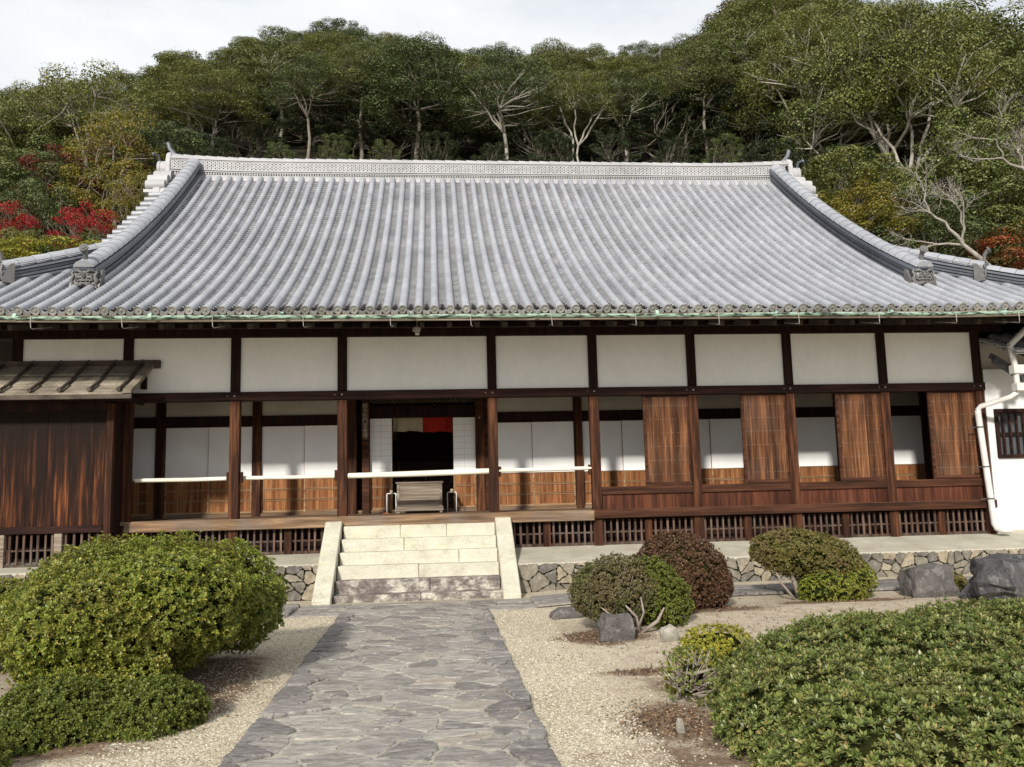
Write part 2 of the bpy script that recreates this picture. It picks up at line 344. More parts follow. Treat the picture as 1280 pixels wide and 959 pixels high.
def leaves(C, N, size, aspect=.45, jitter=.6, fold=.25, rng=RNG):
    """pointed leaf quads at centres C, facing roughly N"""
    n_ = len(C); N = N + rng.normal(0, jitter, (n_, 3)); N /= np.linalg.norm(N, axis=1, keepdims=True)+1e-9
    T = rng.normal(0, 1, (n_, 3)); T -= N*(T*N).sum(1, keepdims=True); T /= np.linalg.norm(T, axis=1, keepdims=True)+1e-9
    B = np.cross(N, T); s_ = np.asarray(size).reshape(-1, 1)
    a = C - T*s_*.5; c = C + T*s_*.5; l = C + B*s_*aspect + N*s_*fold*.5; r = C - B*s_*aspect + N*s_*fold*.5
    V = np.stack([a, r, c, l], 1).reshape(-1, 3); F = np.arange(n_*4).reshape(-1, 4)
    return V, F

MT['rafter'] = basic('rafter_wood', (.04, .03, .025), (.09, .075, .06), 6, .85)

def rosettes(P, N, size, k=8, aspect=.3, rng=RNG, spread=(25, 80)):
    """whorls of k leaves growing out of each point P along N"""
    n_ = len(P); N = N/ (np.linalg.norm(N, axis=1, keepdims=True)+1e-9)
    T = rng.normal(0, 1, (n_, 3)); T -= N*(T*N).sum(1, keepdims=True); T /= np.linalg.norm(T, axis=1, keepdims=True)+1e-9
    B = np.cross(N, T); out = []
    s_ = size*rng.uniform(.7, 1.25, (n_, 1))
    for j in range(k):
        ph = 2*np.pi*(j*.382 + rng.uniform(-.06, .06, (n_, 1))); th = np.radians(spread[0] + (spread[1]-spread[0])*(j/(k-1)) + rng.uniform(-10, 10, (n_, 1)))
        rad = T*np.cos(ph) + B*np.sin(ph); D = N*np.cos(th) + rad*np.sin(th); S = np.cross(N, rad); Up = np.cross(S, D)*-1
        L_ = s_*rng.uniform(.75, 1.15, (n_, 1)); base = P + D*L_*.08; tip = P + D*L_ - N*L_*.08
        mid = P + D*L_*.58
        out.append(np.stack([base, mid + S*L_*aspect*.5 + N*L_*.03, tip, mid - S*L_*aspect*.5 + N*L_*.03], 1))
    V = np.concatenate(out).reshape(-1, 3); F = np.arange(len(V)).reshape(-1, 4); return V, F

MT['flag_edge'] = stone_mat('path_edge_stone', [(0, (.155, .138, .13)), (.5, (.21, .19, .178)), (1, (.27, .246, .225))], .8, 8, 1.0, .05, veins=.3, vs=(1, 2, 1))

MT['under_shade'] = leaf_mat('undergrowth_leaf_shaded', [(0, (.012, .02, .007)), (.5, (.03, .042, .014)), (1, (.06, .075, .024))], .5, .5, None, .1)  # canopy shade is put into this near-black leaf colour

# ------------------------------------------------------------ terrain
def lerp_tab(tab, a):
    if a <= tab[0][0]: return tab[0][1]
    for (x0, y0), (x1, y1) in zip(tab, tab[1:]):
        if a <= x1: return y0 + (y1-y0)*(a-x0)/(x1-x0)
    return tab[-1][1]
ETAB = [(-1.0,.40),(-.7,.43),(-.506,.478),(-.44,.50),(-.40,.49),(-.3,.535),(-.2,.575),(-.087,.588),(-.02,.57),(.02,.559),(.1,.556),(.2,.56),(.28,.57),(.33,.58),(.38,.60),(.41,.63),(.5,.69),(.7,.75),(1.0,.75)]
def sstep(a, b, x):
    t = min(1, max(0, (x-a)/(b-a))); return t*t*(3-2*t)
def ground_z(x, y):
    z = .06*sstep(1.2, 2.6, x)*sstep(-6.0, -3.4, y)
    z += .10*sstep(1.9, 3.6, x)*sstep(-10.5, -8.5, y)*(1-sstep(-4.6, -3.4, y))*(.7+.3*mn.noise(Vector((x*.6, y*.6, 0))))
    z += .05*sstep(1.7, 4.0, -x)*sstep(-10.5, -8.0, y)*(1-sstep(-4.6, -3.4, y))
    return z
def hill_z(x, y):
    if y < 12: g = -1.0
    elif y < 22: g = (y-12)*1.2
    elif y < 30: g = 12+(y-22)*.55
    elif y < 80: g = 16.4 + (y-30)*.62
    else: g = 47.4 + (y-80)*.12
    a = x/(y+15.02)
    fac = (min(.585-.1*sstep(.36, .6, a), lerp_tab(ETAB, a))-.09)/.48
    if g <= 0: return g
    return g*fac + 1.2*mn.noise(Vector((x*.07, y*.07, 3.1)))*min(1, (y-12)/6)
# ground sheet
def axis_vals(lo, hi, f0, f1, step, ratio=1.5):
    v = list(np.arange(f0, f1+1e-6, step)); s_ = step
    while v[-1] < hi: s_ *= ratio; v.append(min(hi, v[-1]+s_))
    s_ = step; pre = []; c = f0
    while c > lo: s_ *= ratio; c = max(lo, c-s_); pre.append(c)
    return pre[::-1] + v
gx = axis_vals(-1200, 1200, -7, 12, .2); gy = axis_vals(-1200, 1500, -12, 0, .2)
V = np.array([(x, y, ground_z(x, y)) for y in gy for x in gx]); nx = len(gx)
F = np.array([(j*nx+i, j*nx+i+1, (j+1)*nx+i+1, (j+1)*nx+i) for j in range(len(gy)-1) for i in range(nx-1)])
# gravel / soil material
m, n, b = newmat('gravel_and_soil'); v = coord(n)
vo = nd(n, "ShaderNodeTexVoronoi"); vo.inputs['Scale'].default_value = 68; n.links.new(v, vo.inputs['Vector'])
peb = ramp(n, vo.outputs['Color'], [(.1, (.36, .3, .22)), (.35, (.54, .465, .335)), (.65, (.66, .585, .44)), (.95, (.76, .7, .58))])
gap = ramp(n, vo.outputs['Distance'], [(.3, (1,)*3), (.75, (.55,)*3)]); gravel = mixc(n, 1.0, peb, gap, 'MULTIPLY')
big = ramp(n, tex(n, v, .8, 5), [(.3, (.86, .84, .8)), (.7, (1.05,)*3)]); gravel = mixc(n, 1.0, gravel, big, 'MULTIPLY')
soiln = tex(n, v, 6, 9, .7)
soil = ramp(n, soiln, [(.3, (.3, .235, .165)), (.5, (.42, .35, .26)), (.7, (.5, .44, .34))])
sp = ramp(n, tex(n, v, 70, 3), [(.3, (.75,)*3), (.7, (1.12,)*3)]); soil = mixc(n, 1.0, soil, sp, 'MULTIPLY')
humus = ramp(n, tex(n, v, 22, 7, .75), [(.3, (.07, .042, .026)), (.55, (.15, .095, .06)), (.75, (.27, .19, .13))])
wob = tex(n, v, 2.6, 5, .6)
sepx = n.nodes.new("ShaderNodeSeparateXYZ"); n.links.new(v, sepx.inputs[0])
def mth(op, a, b_=None, c=None, clamp=False):
    x = n.nodes.new("ShaderNodeMath"); x.operation = op; x.use_clamp = clamp
    for i, q in enumerate((a, b_, c)):
        if q is None: continue
        if isinstance(q, (int, float)): x.inputs[i].default_value = q
        else: n.links.new(q, x.inputs[i])
    return x.outputs[0]
def blob(cx, cy, rx, ry, soft=.35, wa=1.6):
    dx = mth('DIVIDE', mth('SUBTRACT', sepx.outputs[0], cx), rx); dy = mth('DIVIDE', mth('SUBTRACT', sepx.outputs[1], cy), ry)
    d = mth('SQRT', mth('ADD', mth('MULTIPLY', dx, dx), mth('MULTIPLY', dy, dy)))
    d = mth('ADD', d, mth('MULTIPLY', mth('SUBTRACT', wob, .5), wa))
    return mth('DIVIDE', mth('SUBTRACT', 1.0+soft/2, d), soft, clamp=True)
def union(lst):
    r = lst[0]
    for q in lst[1:]: r = mth('MAXIMUM', r, q)
    return r
soilmask = union([blob(4.6, -5.6, 2.9, 2.1, .3, 1.3), blob(3.0, -7.4, 1.4, 2.0, .4, 1.5), blob(-4.3, -8.0, 1.9, 2.4, .3, 1.2), blob(8.5, -5.0, 4, 2.1)])
hummask = union([blob(1.75, -5.45, .5, .42), blob(1.95, -7.3, .5, .16), blob(1.62, -8.95, .33, .5), blob(2.5, -8.0, .8, .5), blob(3.2, -4.35, .9, .3), blob(5.3, -3.9, .9, .22), blob(7.2, -4.4, .7, .22), blob(-2.9, -8.5, .9, .8), blob(4.0, -5.9, .5, .1), blob(-2.2, -7.3, .6, 1.5), blob(3.3, -9.5, 2, 1.3)])
c1 = mixc(n, soilmask, gravel, soil); c2 = mixc(n, mth('MULTIPLY', hummask, .9), c1, humus)
n.links.new(c2, b.inputs['Base Color']); b.inputs['Roughness'].default_value = .95; b.inputs['Specular IOR Level'].default_value = .15
bump(n, b, vo.outputs['Distance'], .5, -.012)
MT['ground'] = m
tag(raw_mesh('ground', V, F, MT['ground']), kind='structure')
# hillside sheet
hx = list(np.arange(-140, 171, 2.5)); hy = [11.9] + list(np.arange(12, 131, 2.0)) + [180, 260]
V = np.array([(x, y, hill_z(x, y) if y > 11.95 else -2) for y in hy for x in hx]); nx = len(hx)
F = np.array([(j*nx+i, j*nx+i+1, (j+1)*nx+i+1, (j+1)*nx+i) for j in range(len(hy)-1) for i in range(nx-1)])
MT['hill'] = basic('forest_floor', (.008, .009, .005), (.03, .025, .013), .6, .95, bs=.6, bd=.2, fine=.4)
tag(raw_mesh('hillside', V, F, MT['hill']), kind='structure')

# loose pebbles on the gravel and dead leaves on the soil
def pebbles(n_, x0, x1, y0, y1, s0, s1, seed):
    g = np.random.default_rng(seed); X = g.uniform(x0, x1, n_); Y = g.uniform(y0, y1, n_); S = g.uniform(s0, s1, n_)
    Z = np.array([ground_z(x, y) for x, y in zip(X, Y)]); A = g.uniform(0, np.pi, n_)
    base = np.array([(-1,-1,-.6),(1,-1,-.6),(1,1,-.6),(-1,1,-.6),(-.6,-.6,.7),(.6,-.6,.7),(.6,.6,.7),(-.6,.6,.7)])
    P = base[None]*np.stack([S, S*g.uniform(.6, 1, n_), S*g.uniform(.4, .7, n_)], 1)[:, None, :]*g.uniform(.8, 1.15, (n_, 8, 1))
    c_, s_ = np.cos(A)[:, None], np.sin(A)[:, None]
    V = np.stack([P[..., 0]*c_-P[..., 1]*s_+X[:, None], P[..., 0]*s_+P[..., 1]*c_+Y[:, None], P[..., 2]+Z[:, None]+S[:, None]*.3], 2).reshape(-1, 3)
    f = np.array([(4,5,6,7),(0,1,5,4),(1,2,6,5),(2,3,7,6),(3,0,4,7)]); F = (f[None]+np.arange(n_)[:, None, None]*8).reshape(-1, 4); return V, F
MT['pebble'] = stone_mat('loose_pebble', [(0, (.2, .165, .12)), (.4, (.38, .325, .235)), (.8, (.52, .46, .35)), (1, (.64, .6, .5))], .8, 20, .1, .002)
parts_ = [pebbles(10000, .73, 1.4, -11, -3.1, .004, .008, 1), pebbles(7000, -2.2, -1.36, -11, -3.1, .004, .008, 2), pebbles(2500, 1.4, 3.0, -10, -3.1, .003, .008, 3)]
off = 0; VV = []; FF = []
for v_, f_ in parts_: VV.append(v_); FF.append(f_+off); off += len(v_)
tag(raw_mesh('loose_pebbles', np.concatenate(VV), np.concatenate(FF), MT['pebble']), 'loose pale pebbles lying on the gravel beside the path', 'pebbles', kind='stuff')
MT['litter'] = leaf_mat('dead_leaf', [(0, (.05, .028, .016)), (.4, (.12, .065, .035)), (.75, (.22, .13, .07)), (1, (.34, .24, .13))], .8, 2, None, .05)
g_ = np.random.default_rng(4); CC = []
for (x, y, rx, ry, k) in [(1.75, -5.45, .38, .3, 700), (1.95, -7.3, .4, .14, 350), (1.6, -8.9, .3, .42, 900), (2.4, -8.0, .5, .4, 400), (3.2, -4.35, .8, .25, 500), (5.3, -3.95, .8, .2, 400), (7.2, -4.3, .7, .3, 400), (-2.9, -8.6, .8, .6, 900), (4, -5.4, 2.4, 1.3, 900), (-2.0, -7.4, .4, 1.1, 500), (-4.2, -8, .8, 1.2, 500), (3.2, -6.6, 1.4, 1.0, 500)]:
    q = g_.normal(0, .6, (k, 2)); q = np.stack([x+q[:, 0]*rx, y+q[:, 1]*ry], 1); q = q[(q[:, 0] > .75) | (q[:, 0] < -1.4)]
    CC.append(np.column_stack([q, [ground_z(u, w)+.008 for u, w in q]]))
CC = np.concatenate(CC); NN = np.tile([0, 0, 1.0], (len(CC), 1))
Vl, Fl = leaves(CC, NN, g_.uniform(.012, .03, len(CC)), .4, .35, rng=g_)
tag(raw_mesh('fallen_leaves', Vl, Fl, MT['litter']), 'brown fallen leaves scattered over the bare soil around the shrubs', 'leaf litter', kind='stuff')
# ------------------------------------------------------------ voronoi stones
def clip(poly, px, py, nx_, ny_):
    out = []
    for i in range(len(poly)):
        a = poly[i]; c = poly[(i+1) % len(poly)]
        da = (a[0]-px)*nx_+(a[1]-py)*ny_; dc = (c[0]-px)*nx_+(c[1]-py)*ny_
        if da <= 0: out.append(a)
        if (da < 0 < dc) or (dc < 0 < da):
            t = da/(da-dc); out.append((a[0]+(c[0]-a[0])*t, a[1]+(c[1]-a[1])*t))
    return out
def voronoi(pts, x0, x1, y0, y1, gap, wx=1.0):
    P = np.array(pts); cells = []
    for i, (x, y) in enumerate(pts):
        d = (P[:, 0]-x)**2 + (P[:, 1]-y)**2; idx = np.argsort(d)[1:26]
        poly = [(x0, y0), (x1, y0), (x1, y1), (x0, y1)]
        g = gap*random.choice([.5, .8, 1.2, 2.0])
        for j in idx:
            dx, dy = P[j, 0]-x, P[j, 1]-y; L_ = math.hypot(dx, dy)
            if L_ < 1e-6: continue
            poly = clip(poly, x+dx/2-dx/L_*g, y+dy/2-dy/L_*g, dx, dy)
            if len(poly) < 3: break
        if len(poly) >= 3: cells.append(poly)
    return cells
def roughen(poly, amp, seg):
    out = []
    for i in range(len(poly)):
        a = Vector(poly[i]); c = Vector(poly[(i+1) % len(poly)]); L_ = (c-a).length
        if L_ < .004: continue
        k = max(1, int(L_/seg)); nrm = Vector((c.y-a.y, a.x-c.x))/L_
        cut = min(.22, .02/L_ + .05)
        for j in range(k+1):
            t = cut + (1-2*cut)*j/k
            p = a.lerp(c, t) + nrm*random.uniform(-amp, amp*.3); out.append((p.x, p.y))
    return out
def jgrid(x0, x1, y0, y1, sx, sy, jit=.42, drop=.2):
    pts = []; r = 0; y = y0+sy/2
    while y < y1:
        x = x0 + sx/2 + (sx/2 if r % 2 else 0)
        while x < x1:
            if random.random() > drop:
                pts.append((min(x1-.02, max(x0+.02, x+random.uniform(-jit, jit)*sx)), min(y1-.02, max(y0+.02, y+random.uniform(-jit, jit)*sy))))
            x += sx
        y += sy; r += 1
    return pts
def stones(mb, cells, place, amp, seg, dome=.01, sh=.93):
    """place(u, v, h) -> 3D ; raised stones with a chamfered rim"""
    for poly in cells:
        q = roughen(poly, amp, seg)
        if len(q) < 3: continue
        cx = sum(p[0] for p in q)/len(q); cy = sum(p[1] for p in q)/len(q)
        h = random.uniform(.3, 1.0)*dome; tl = random.uniform(-.02, .02), random.uniform(-.02, .02)
        k = len(q)
        base = [place(p[0], p[1], -.02) for p in q]
        mid = [place(p[0], p[1], h*.5) for p in q]
        top = [place(cx+(p[0]-cx)*sh, cy+(p[1]-cy)*sh, h + (p[0]-cx)*tl[0]+(p[1]-cy)*tl[1]) for p in q]
        Vv = base+mid+top
        Ff = [(i, (i+1) % k, k+(i+1) % k, k+i) for i in range(k)] + [(k+i, k+(i+1) % k, 2*k+(i+1) % k, 2*k+i) for i in range(k)] + [tuple(range(2*k, 3*k))]
        mb.add(Vv, Ff)
# ------------------------------------------------------------ stone path
mp_ = MB()
main = voronoi(jgrid(-1.33, .70, -15.5, -3.04, .31, .135, .62, .25), -1.33, .70, -15.5, -3.04, .0065)
edge = [p for p in main if min(q[0] for q in p) < -1.3 or max(q[0] for q in p) > .67]; main = [p for p in main if p not in edge]
stones(mp_, main, lambda u, w, h: (u, w, .012+h), .018, .04, .012, .95)
me_ = MB(); stones(me_, edge, lambda u, w, h: (u+.008*math.sin(w*7+u*3), w, .016+h), .016, .04, .03, .92)
mid_ = voronoi(jgrid(-2.0, 1.35, -3.03, -1.9, .34, .15, .62), -2.0, 1.35, -3.03, -1.9, .006)
stones(mp_, mid_, lambda u, w, h: (u, w, .012+h), .008, .09, .012)
lft = voronoi(jgrid(-9, -2.01, -3.03, -1.95, .7, .3, .45), -9, -2.01, -3.03, -1.95, .01)
stones(me_, lft, lambda u, w, h: (u, w, .045+h*1.2 if h > 0 else -.02), .014, .06, .02)
rgt = voronoi(jgrid(1.36, 9.5, -2.95, -1.95, .75, .33, .45), 1.36, 9.5, -2.95, -1.95, .012)
stones(me_, rgt, lambda u, w, h: (u, w, .035+h+ground_z(u, w)), .014, .06, .02)
pth = mp_.build('stone_path', MT['flag']); tag(pth, kind='structure'); tag(me_.build('path_edging', MT['flag_edge']), kind='structure')
mb = MB(); mb.box(-1.325, .695, -17.5, -3.03, -.05, .012).box(-2.01, 1.36, -3.02, -1.9, -.05, .0125)
tag(mb.build('path_mortar', MT['mortar']), kind='structure')

# ------------------------------------------------------------ podium (stone retaining wall + apron)
def podium(x0, x1, ztop, label):
    t = thing('stone_podium', ((x0+x1)/2, -1.1, 0), label, 'stone wall', 'stone podium walls under the hall')
    zf = lambda w: w
    c = voronoi(jgrid(x0, x1, .0, ztop, .2, .115, .6, .3), x0, x1, .0, ztop, .003)
    mb = MB(); stones(mb, c, lambda u, w, h: (u, -1.13-h-random.uniform(0, .006), w+.0), .014, .035, .03, .95)
    mb.build('facing_stones', MT['wallstone'], t)
    mb = MB(); mb.box(x0+.01, x1-.01, -1.12, -.6, -.3, ztop-.03); mb.build('backing', MT['hill'], t)
    mb = MB(); mb.prism([(-1.13, ztop-.028), (-1.13, ztop+.012), (-.02, .652), (.3, .652), (.3, .3), (-.9, .3)], x0+.004, x1, 'x')
    mb.build('apron', MT['concrete'], t, bevel=.006)
    return t
podium(-11.0, -1.87, .545, 'low rubble stone wall with pale ledge left of the stone steps')
podium(1.25, 14.0, .455, 'low rubble stone wall with pale ledge right of the stone steps')

# ------------------------------------------------------------ stone steps
st = thing('stone_steps', (-.3, -1.0, 0), 'pale granite staircase of six steps with sloping side slabs leading up to the doorway', 'stone steps')
joints = [[-1.57, -.62, .16, .985], [-1.575, -.55, .985], [-1.58, .35, .985], [-1.585, -.3, .985], [-1.59, -.12, .98], [-1.59, -.26, 1.0]]
for k in range(6):
    zt = [1.1, .9, .7, .5, .3, .11][k]; y0 = -.3-.262*k - (.02 if k == 5 else 0)
    mb = MB()
    for a, c in zip(joints[k], joints[k][1:]):
        dz = random.uniform(-.004, .004)
        mb.box(a+.003, c-.003, y0+random.uniform(-.003, .003), y0+.5, zt-.26, zt+dz)
    mb.build('step', MT['step'] if k < 4 else MT['step_stained'], st, bevel=.010)
mb = MB(); mb.box(-1.57, .98, -.28, -.03, .6, 1.06); mb.build('landing_block', MT['step'], st)
for x0, x1 in ((-1.875, -1.60), (.992, 1.262)):
    mb = MB(); mb.prism([(-1.83, -.05), (-1.83, .075), (-1.79, .10), (-.26, 1.18), (-.1, 1.19), (-.1, .3), (-1.2, -.05)], x0, x1, 'x')
    mb.build('side_slab', MT['step'], st, bevel=.012)

# ------------------------------------------------------------ TEMPLE HALL
hall = thing('temple_hall', (1.5, 3, .6), 'long wooden temple hall with grey tiled hip and gable roof and white plaster panels', 'temple')
PX = [-7.06, -5.24, -3.44, -1.62, 1.0, 2.82, 4.63, 6.44, 8.25, 10.1]
XL, XR = PX[0], PX[-1]
IY = 1.818
hw = .083
for i, x in enumerate(PX):
    mb = MB(); mb.box(x-hw, x+hw, -hw, hw, .6, 3.275)
    mb.build('post', MT['post'], hall, bevel=.008)
    mb = MB(); mb.box(x-hw+.002, x+hw-.002, -hw+.002, hw-.002, 3.435, 4.42)
    mb.build('upper_post', MT['post_dark'], hall, bevel=.006)  # eave shade put into the darker wood of the upper post
    if i < 9 and i != 3:
        pass
for i, x in enumerate(PX):
    if i in (3, 4): continue
    mb = MB(); mb.box(x-hw, x+hw, IY-hw, IY+hw, 1.262, 3.6); mb.build('inner_post', MT['post'], hall, bevel=.006)
mb = MB(); mb.box(XL-.3, XR+.1, -.112, .1, 3.28, 3.43); mb.build('lintel_beam', MT['beam'], hall, bevel=.008)
mb = MB()
for x in PX:
    mb.sphere((x+.0, -.114, 3.36), (.016, .008, .016), 8, 5); mb.sphere((x-.12, -.114, 3.36), (.01, .006, .01), 8, 5)
mb.build('nail_cover', MT['hook'], hall)
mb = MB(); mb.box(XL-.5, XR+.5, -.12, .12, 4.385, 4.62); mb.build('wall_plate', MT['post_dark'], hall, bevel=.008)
for a, c in zip(PX, PX[1:]):
    mb = MB(); mb.box(a+hw-.004, c-hw+.004, -.035, .05, 3.432, 4.383); mb.build('plaster_panel', MT['plaster'], hall)
# floor
mb = MB()
for j in range(10):
    y0 = -.13+j*.195
    mb.box(XL-.1, XR+.05, y0+.002, y0+.193, 1.205, 1.262 + (.0 if j else .004))
mb.build('veranda_floor', MT['floor'], hall, bevel=.004)
# edge beam: pale on the left, red to the right of the fifth post
mb = MB(); mb.box(-5.2, 2.74, -.165, -.085, 1.085, 1.252); mb.build('floor_edge_beam', MT['floor'], hall, bevel=.01)
mb = MB(); mb.box(2.745, XR+.09, -.155, -.085, 1.115, 1.265); mb.build('floor_edge_beam', MT['rail'], hall, bevel=.01)
# right-hand bays: sill, panel
for a, c in zip(PX[5:], PX[6:]):
    mb = MB(); mb.box(a+hw, c-hw, -.07, .07, 1.525, 1.66); mb.build('sill_rail', MT['rail'], hall, bevel=.008)
    mb = MB(); k = 5; w = (c-a-2*hw)/k
    for j in range(k): mb.box(a+hw+j*w+.001, a+hw+(j+1)*w-.001, -.03, .0, 1.262, 1.527)
    mb.build('skirting_panel', MT['redpanel'], hall)
# plank doors
DX = [(3.71, 4.545), (5.52, 6.355), (7.31, 8.165), (9.09, 10.01)]
for a, c in DX:
    fr = MB(); z0, z1 = 1.665, 3.275
    fr.box(a, a+.05, -.045, .0, z0, z1).box(c-.035, c, -.045, .0, z0, z1).box(a+.05, c-.035, -.045, .0, z0, z0+.06).box(a+.05, c-.035, -.045, .0, z1-.03, z1)
    d = fr.build('plank_door', MT['rail'], hall, bevel=.003)
    pb = MB(); k = 6; xs = [a+.05]
    for j in range(k): xs.append(xs[-1]+random.uniform(.8, 1.2))
    s_ = (c-.035-a-.05)/(xs[-1]-xs[0]); xs = [a+.05+(q-xs[0])*s_ for q in xs]
    for j in range(k): pb.box(xs[j]+.001, xs[j+1]-.001, -.036+random.uniform(-.002, .002), -.01, z0+.06, z1-.03)
    pb.build('planks', MT['door'], d)
    nb = MB()
    for r_ in range(6):
        z = z0+.2+r_*.245
        for j in range(15):
            x = a+.08+(c-a-.14)*j/14
            if random.random() < .85: nb.sphere((x, -.0385, z+random.uniform(-.003, .003)), (.006, .004, .006), 6, 4)
    nb.build('nails', MT['hook'], d)
# rail poles
mb = MB(); mb.tube([(-5.12, .11, 1.955), (-4.2, .11, 1.95), (-3.4, .11, 1.958), (-1.69, .11, 1.95)], [.034, .036, .036, .031], 12)
smooth_angle(mb.build('rail_pole', MT['pole'], hall))
mb = MB(); mb.tube([(-1.53, 0, 1.955), (-.3, 0, 1.965), (.915, 0, 1.985)], [.047, .052, .05], 14)
smooth_angle(mb.build('rail_pole', MT['pole'], hall))
mb = MB(); mb.tube([(1.08, .0, 1.985), (2.0, .0, 1.995), (2.735, .0, 2.0)], [.034, .036, .034], 12)
smooth_angle(mb.build('rail_pole', MT['pole'], hall))
mb = MB()
for x in (-3.44-.11, -3.44+.11, -1.62-.11, 1.0+.11, 2.82-.11): mb.box(x-.025, x+.025, -.03, .05, 1.88, 2.06)
mb.build('pole_bracket', MT['post'], hall, bevel=.004)

# under-floor lattice
def lattice(x0, x1, z0, z1, y, parent, posts=True):
    mb = MB(); n_ = max(3, int((x1-x0)/.125))
    for j in range(n_+1):
        x = x0+(x1-x0)*(j+.5)/(n_+1)+random.uniform(-.006, .006); w = random.uniform(.014, .018)
        mb.box(x-w, x+w, y, y+.03, z0+.045, z1)
    mb.box(x0, x1, y+.012, y+.024, (z0+z1)/2-.012, (z0+z1)/2+.016)
    mb.box(x0, x1, y-.02, y+.05, z0, z0+.045)
    return mb.build('floor_lattice', MT['lattice'], parent)
for i, (a, c) in enumerate(zip(PX, PX[1:])):
    mids = [a, (a+c)/2, c] if i != 3 else [a, a+(c-a)/3, a+2*(c-a)/3, c]
    for q0, q1 in zip(mids, mids[1:]): lattice(q0+.07, q1-.07, .655, 1.085, -.02, hall)
    for q in mids[1:-1]:
        mb = MB(); mb.box(q-.062, q+.062, -.05, .06, .645, 1.085); mb.build('floor_stub_post', MT['post'], hall, bevel=.006)
mb = MB(); k = 60
for j in range(k): x = XL+(XR-XL)*j/k; mb.box(x+.002, x+(XR-XL)/k-.004, .22, .24, .64, 1.2)
mb.build('underfloor_boards', MT['post_dark'], hall)

# ---------------- inner wall
for a, c in ((XL, -1.46), (.94, XR)):
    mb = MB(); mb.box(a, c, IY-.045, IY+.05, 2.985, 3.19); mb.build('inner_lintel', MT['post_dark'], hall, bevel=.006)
for a, c in [(XL, -1.62)] + [(1.0, XR)]:
    mb = MB(); mb.box(a, c, IY-.0, IY+.06, 3.192, 3.75); mb.build('inner_plaster', MT['plaster_beige'], hall)
mb = MB(); mb.box(XL, XR, IY-.06, IY+.06, 1.262, 1.325); mb.build('shoji_sill', MT['floor'], hall)
mb = MB()
for j in range(60):
    x = XL+(XR-XL)*j/60; mb.box(x+.001, x+(XR-XL)/60-.001, .1, 2.0, 3.62, 3.64)
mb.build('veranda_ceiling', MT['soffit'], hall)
def shoji(x0, x1, z0=1.327, z1=2.983, y=IY, kick=.64, grid=False, dy=0, rails=3):
    w = .028; fr = MB()
    fr.box(x0, x0+w, y-.015+dy, y+.015+dy, z0, z1).box(x1-w, x1, y-.015+dy, y+.015+dy, z0, z1)
    fr.box(x0+w, x1-w, y-.015+dy, y+.015+dy, z0, z0+.04).box(x0+w, x1-w, y-.015+dy, y+.015+dy, z0+kick, z0+kick+.035).box(x0+w, x1-w, y-.015+dy, y+.015+dy, z1-.03, z1)
    f = fr.build('sliding_screen', MT['kickrail'], hall, bevel=.003)
    mb = MB(); mb.box(x0+.008, x1-.008, y-.017+dy, y-.012+dy, z0+kick+.02, z1-.006); mb.build('paper', MT['paper'], f)
    mb = MB(); k = max(3, round((x1-x0)/.13))
    for j in range(k):
        a = x0+w+(x1-x0-2*w)*j/k; mb.box(a+.001, a+(x1-x0-2*w)/k-.001, y-.006+dy, y+.004+dy, z0+.04, z0+kick)
    mb.build('kickboard', MT['kick'], f)
    mb = MB()
    for j in range(1, rails):
        z = z0+.04+(kick-.04)*j/rails
        mb.box(x0+w, x1-w, y-.020+dy, y-.007+dy, z+.008, z+.02).box(x0+w, x1-w, y-.020+dy, y-.007+dy, z-.02, z-.008)
    mb.build('kick_batten', MT['kickrail'], f)
    if grid:
        mb = MB()
        for j in range(1, 9): z = z0+kick+.04+(z1-z0-kick-.06)*j/9; mb.box(x0+.01, x1-.01, y-.0195+dy, y-.0165+dy, z-.003, z+.003)
        xm = (x0+x1)/2; mb.box(xm-.003, xm+.003, y-.020+dy, y-.0164+dy, z0+kick+.04, z1-.01)
        mb.build('muntin', MT['papergrid'], f)
    return f
for i, (a, c) in enumerate(zip(PX, PX[1:])):
    if i == 3: continue
    m_ = (a+c)/2
    if i == 8:
        shoji(a+hw, m_+.02, dy=.02); shoji(m_-.02, c-hw, dy=-.012); continue
    shoji(a+hw, m_+.015, dy=.02); shoji(m_-.015, c-hw, dy=-.012)
# entrance
for x, w in ((-1.62, .085), (-1.36, .07), (.86, .085), (1.0, .08)):
    mb = MB(); mb.box(x-w, x+w, IY-.14+(.03 if w == .08 else 0), IY+.06, 1.262, 3.6); mb.build('inner_post', MT['post'] if w > .08 else MT['rail'], hall, bevel=.006)
shoji(-1.29, -.855, z1=3.10, grid=True); shoji(.33, .775, z1=3.10, grid=True)
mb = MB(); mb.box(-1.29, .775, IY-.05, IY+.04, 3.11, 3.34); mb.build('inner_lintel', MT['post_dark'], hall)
mb = MB()
for j in range(26):
    x = -1.25+j*.082
    if x > .75: break
    mb.cbox((x, IY-.04, 3.45), (.006, .006, .08), ry=R(40)); mb.cbox((x, IY-.028, 3.45), (.006, .006, .08), ry=R(-40))
mb.build('transom_lattice', MT['greywood'], hall)
# interior room
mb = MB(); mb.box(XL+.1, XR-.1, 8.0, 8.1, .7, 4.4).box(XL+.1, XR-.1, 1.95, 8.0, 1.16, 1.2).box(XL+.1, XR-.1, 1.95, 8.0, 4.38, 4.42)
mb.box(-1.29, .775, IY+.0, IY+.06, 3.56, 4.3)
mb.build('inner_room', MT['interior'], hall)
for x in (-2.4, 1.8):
    mb = MB(); mb.box(x-.02, x+.02, 2.0, 8.0, 1.2, 4.38); mb.build('room_partition', MT['interior'], hall)
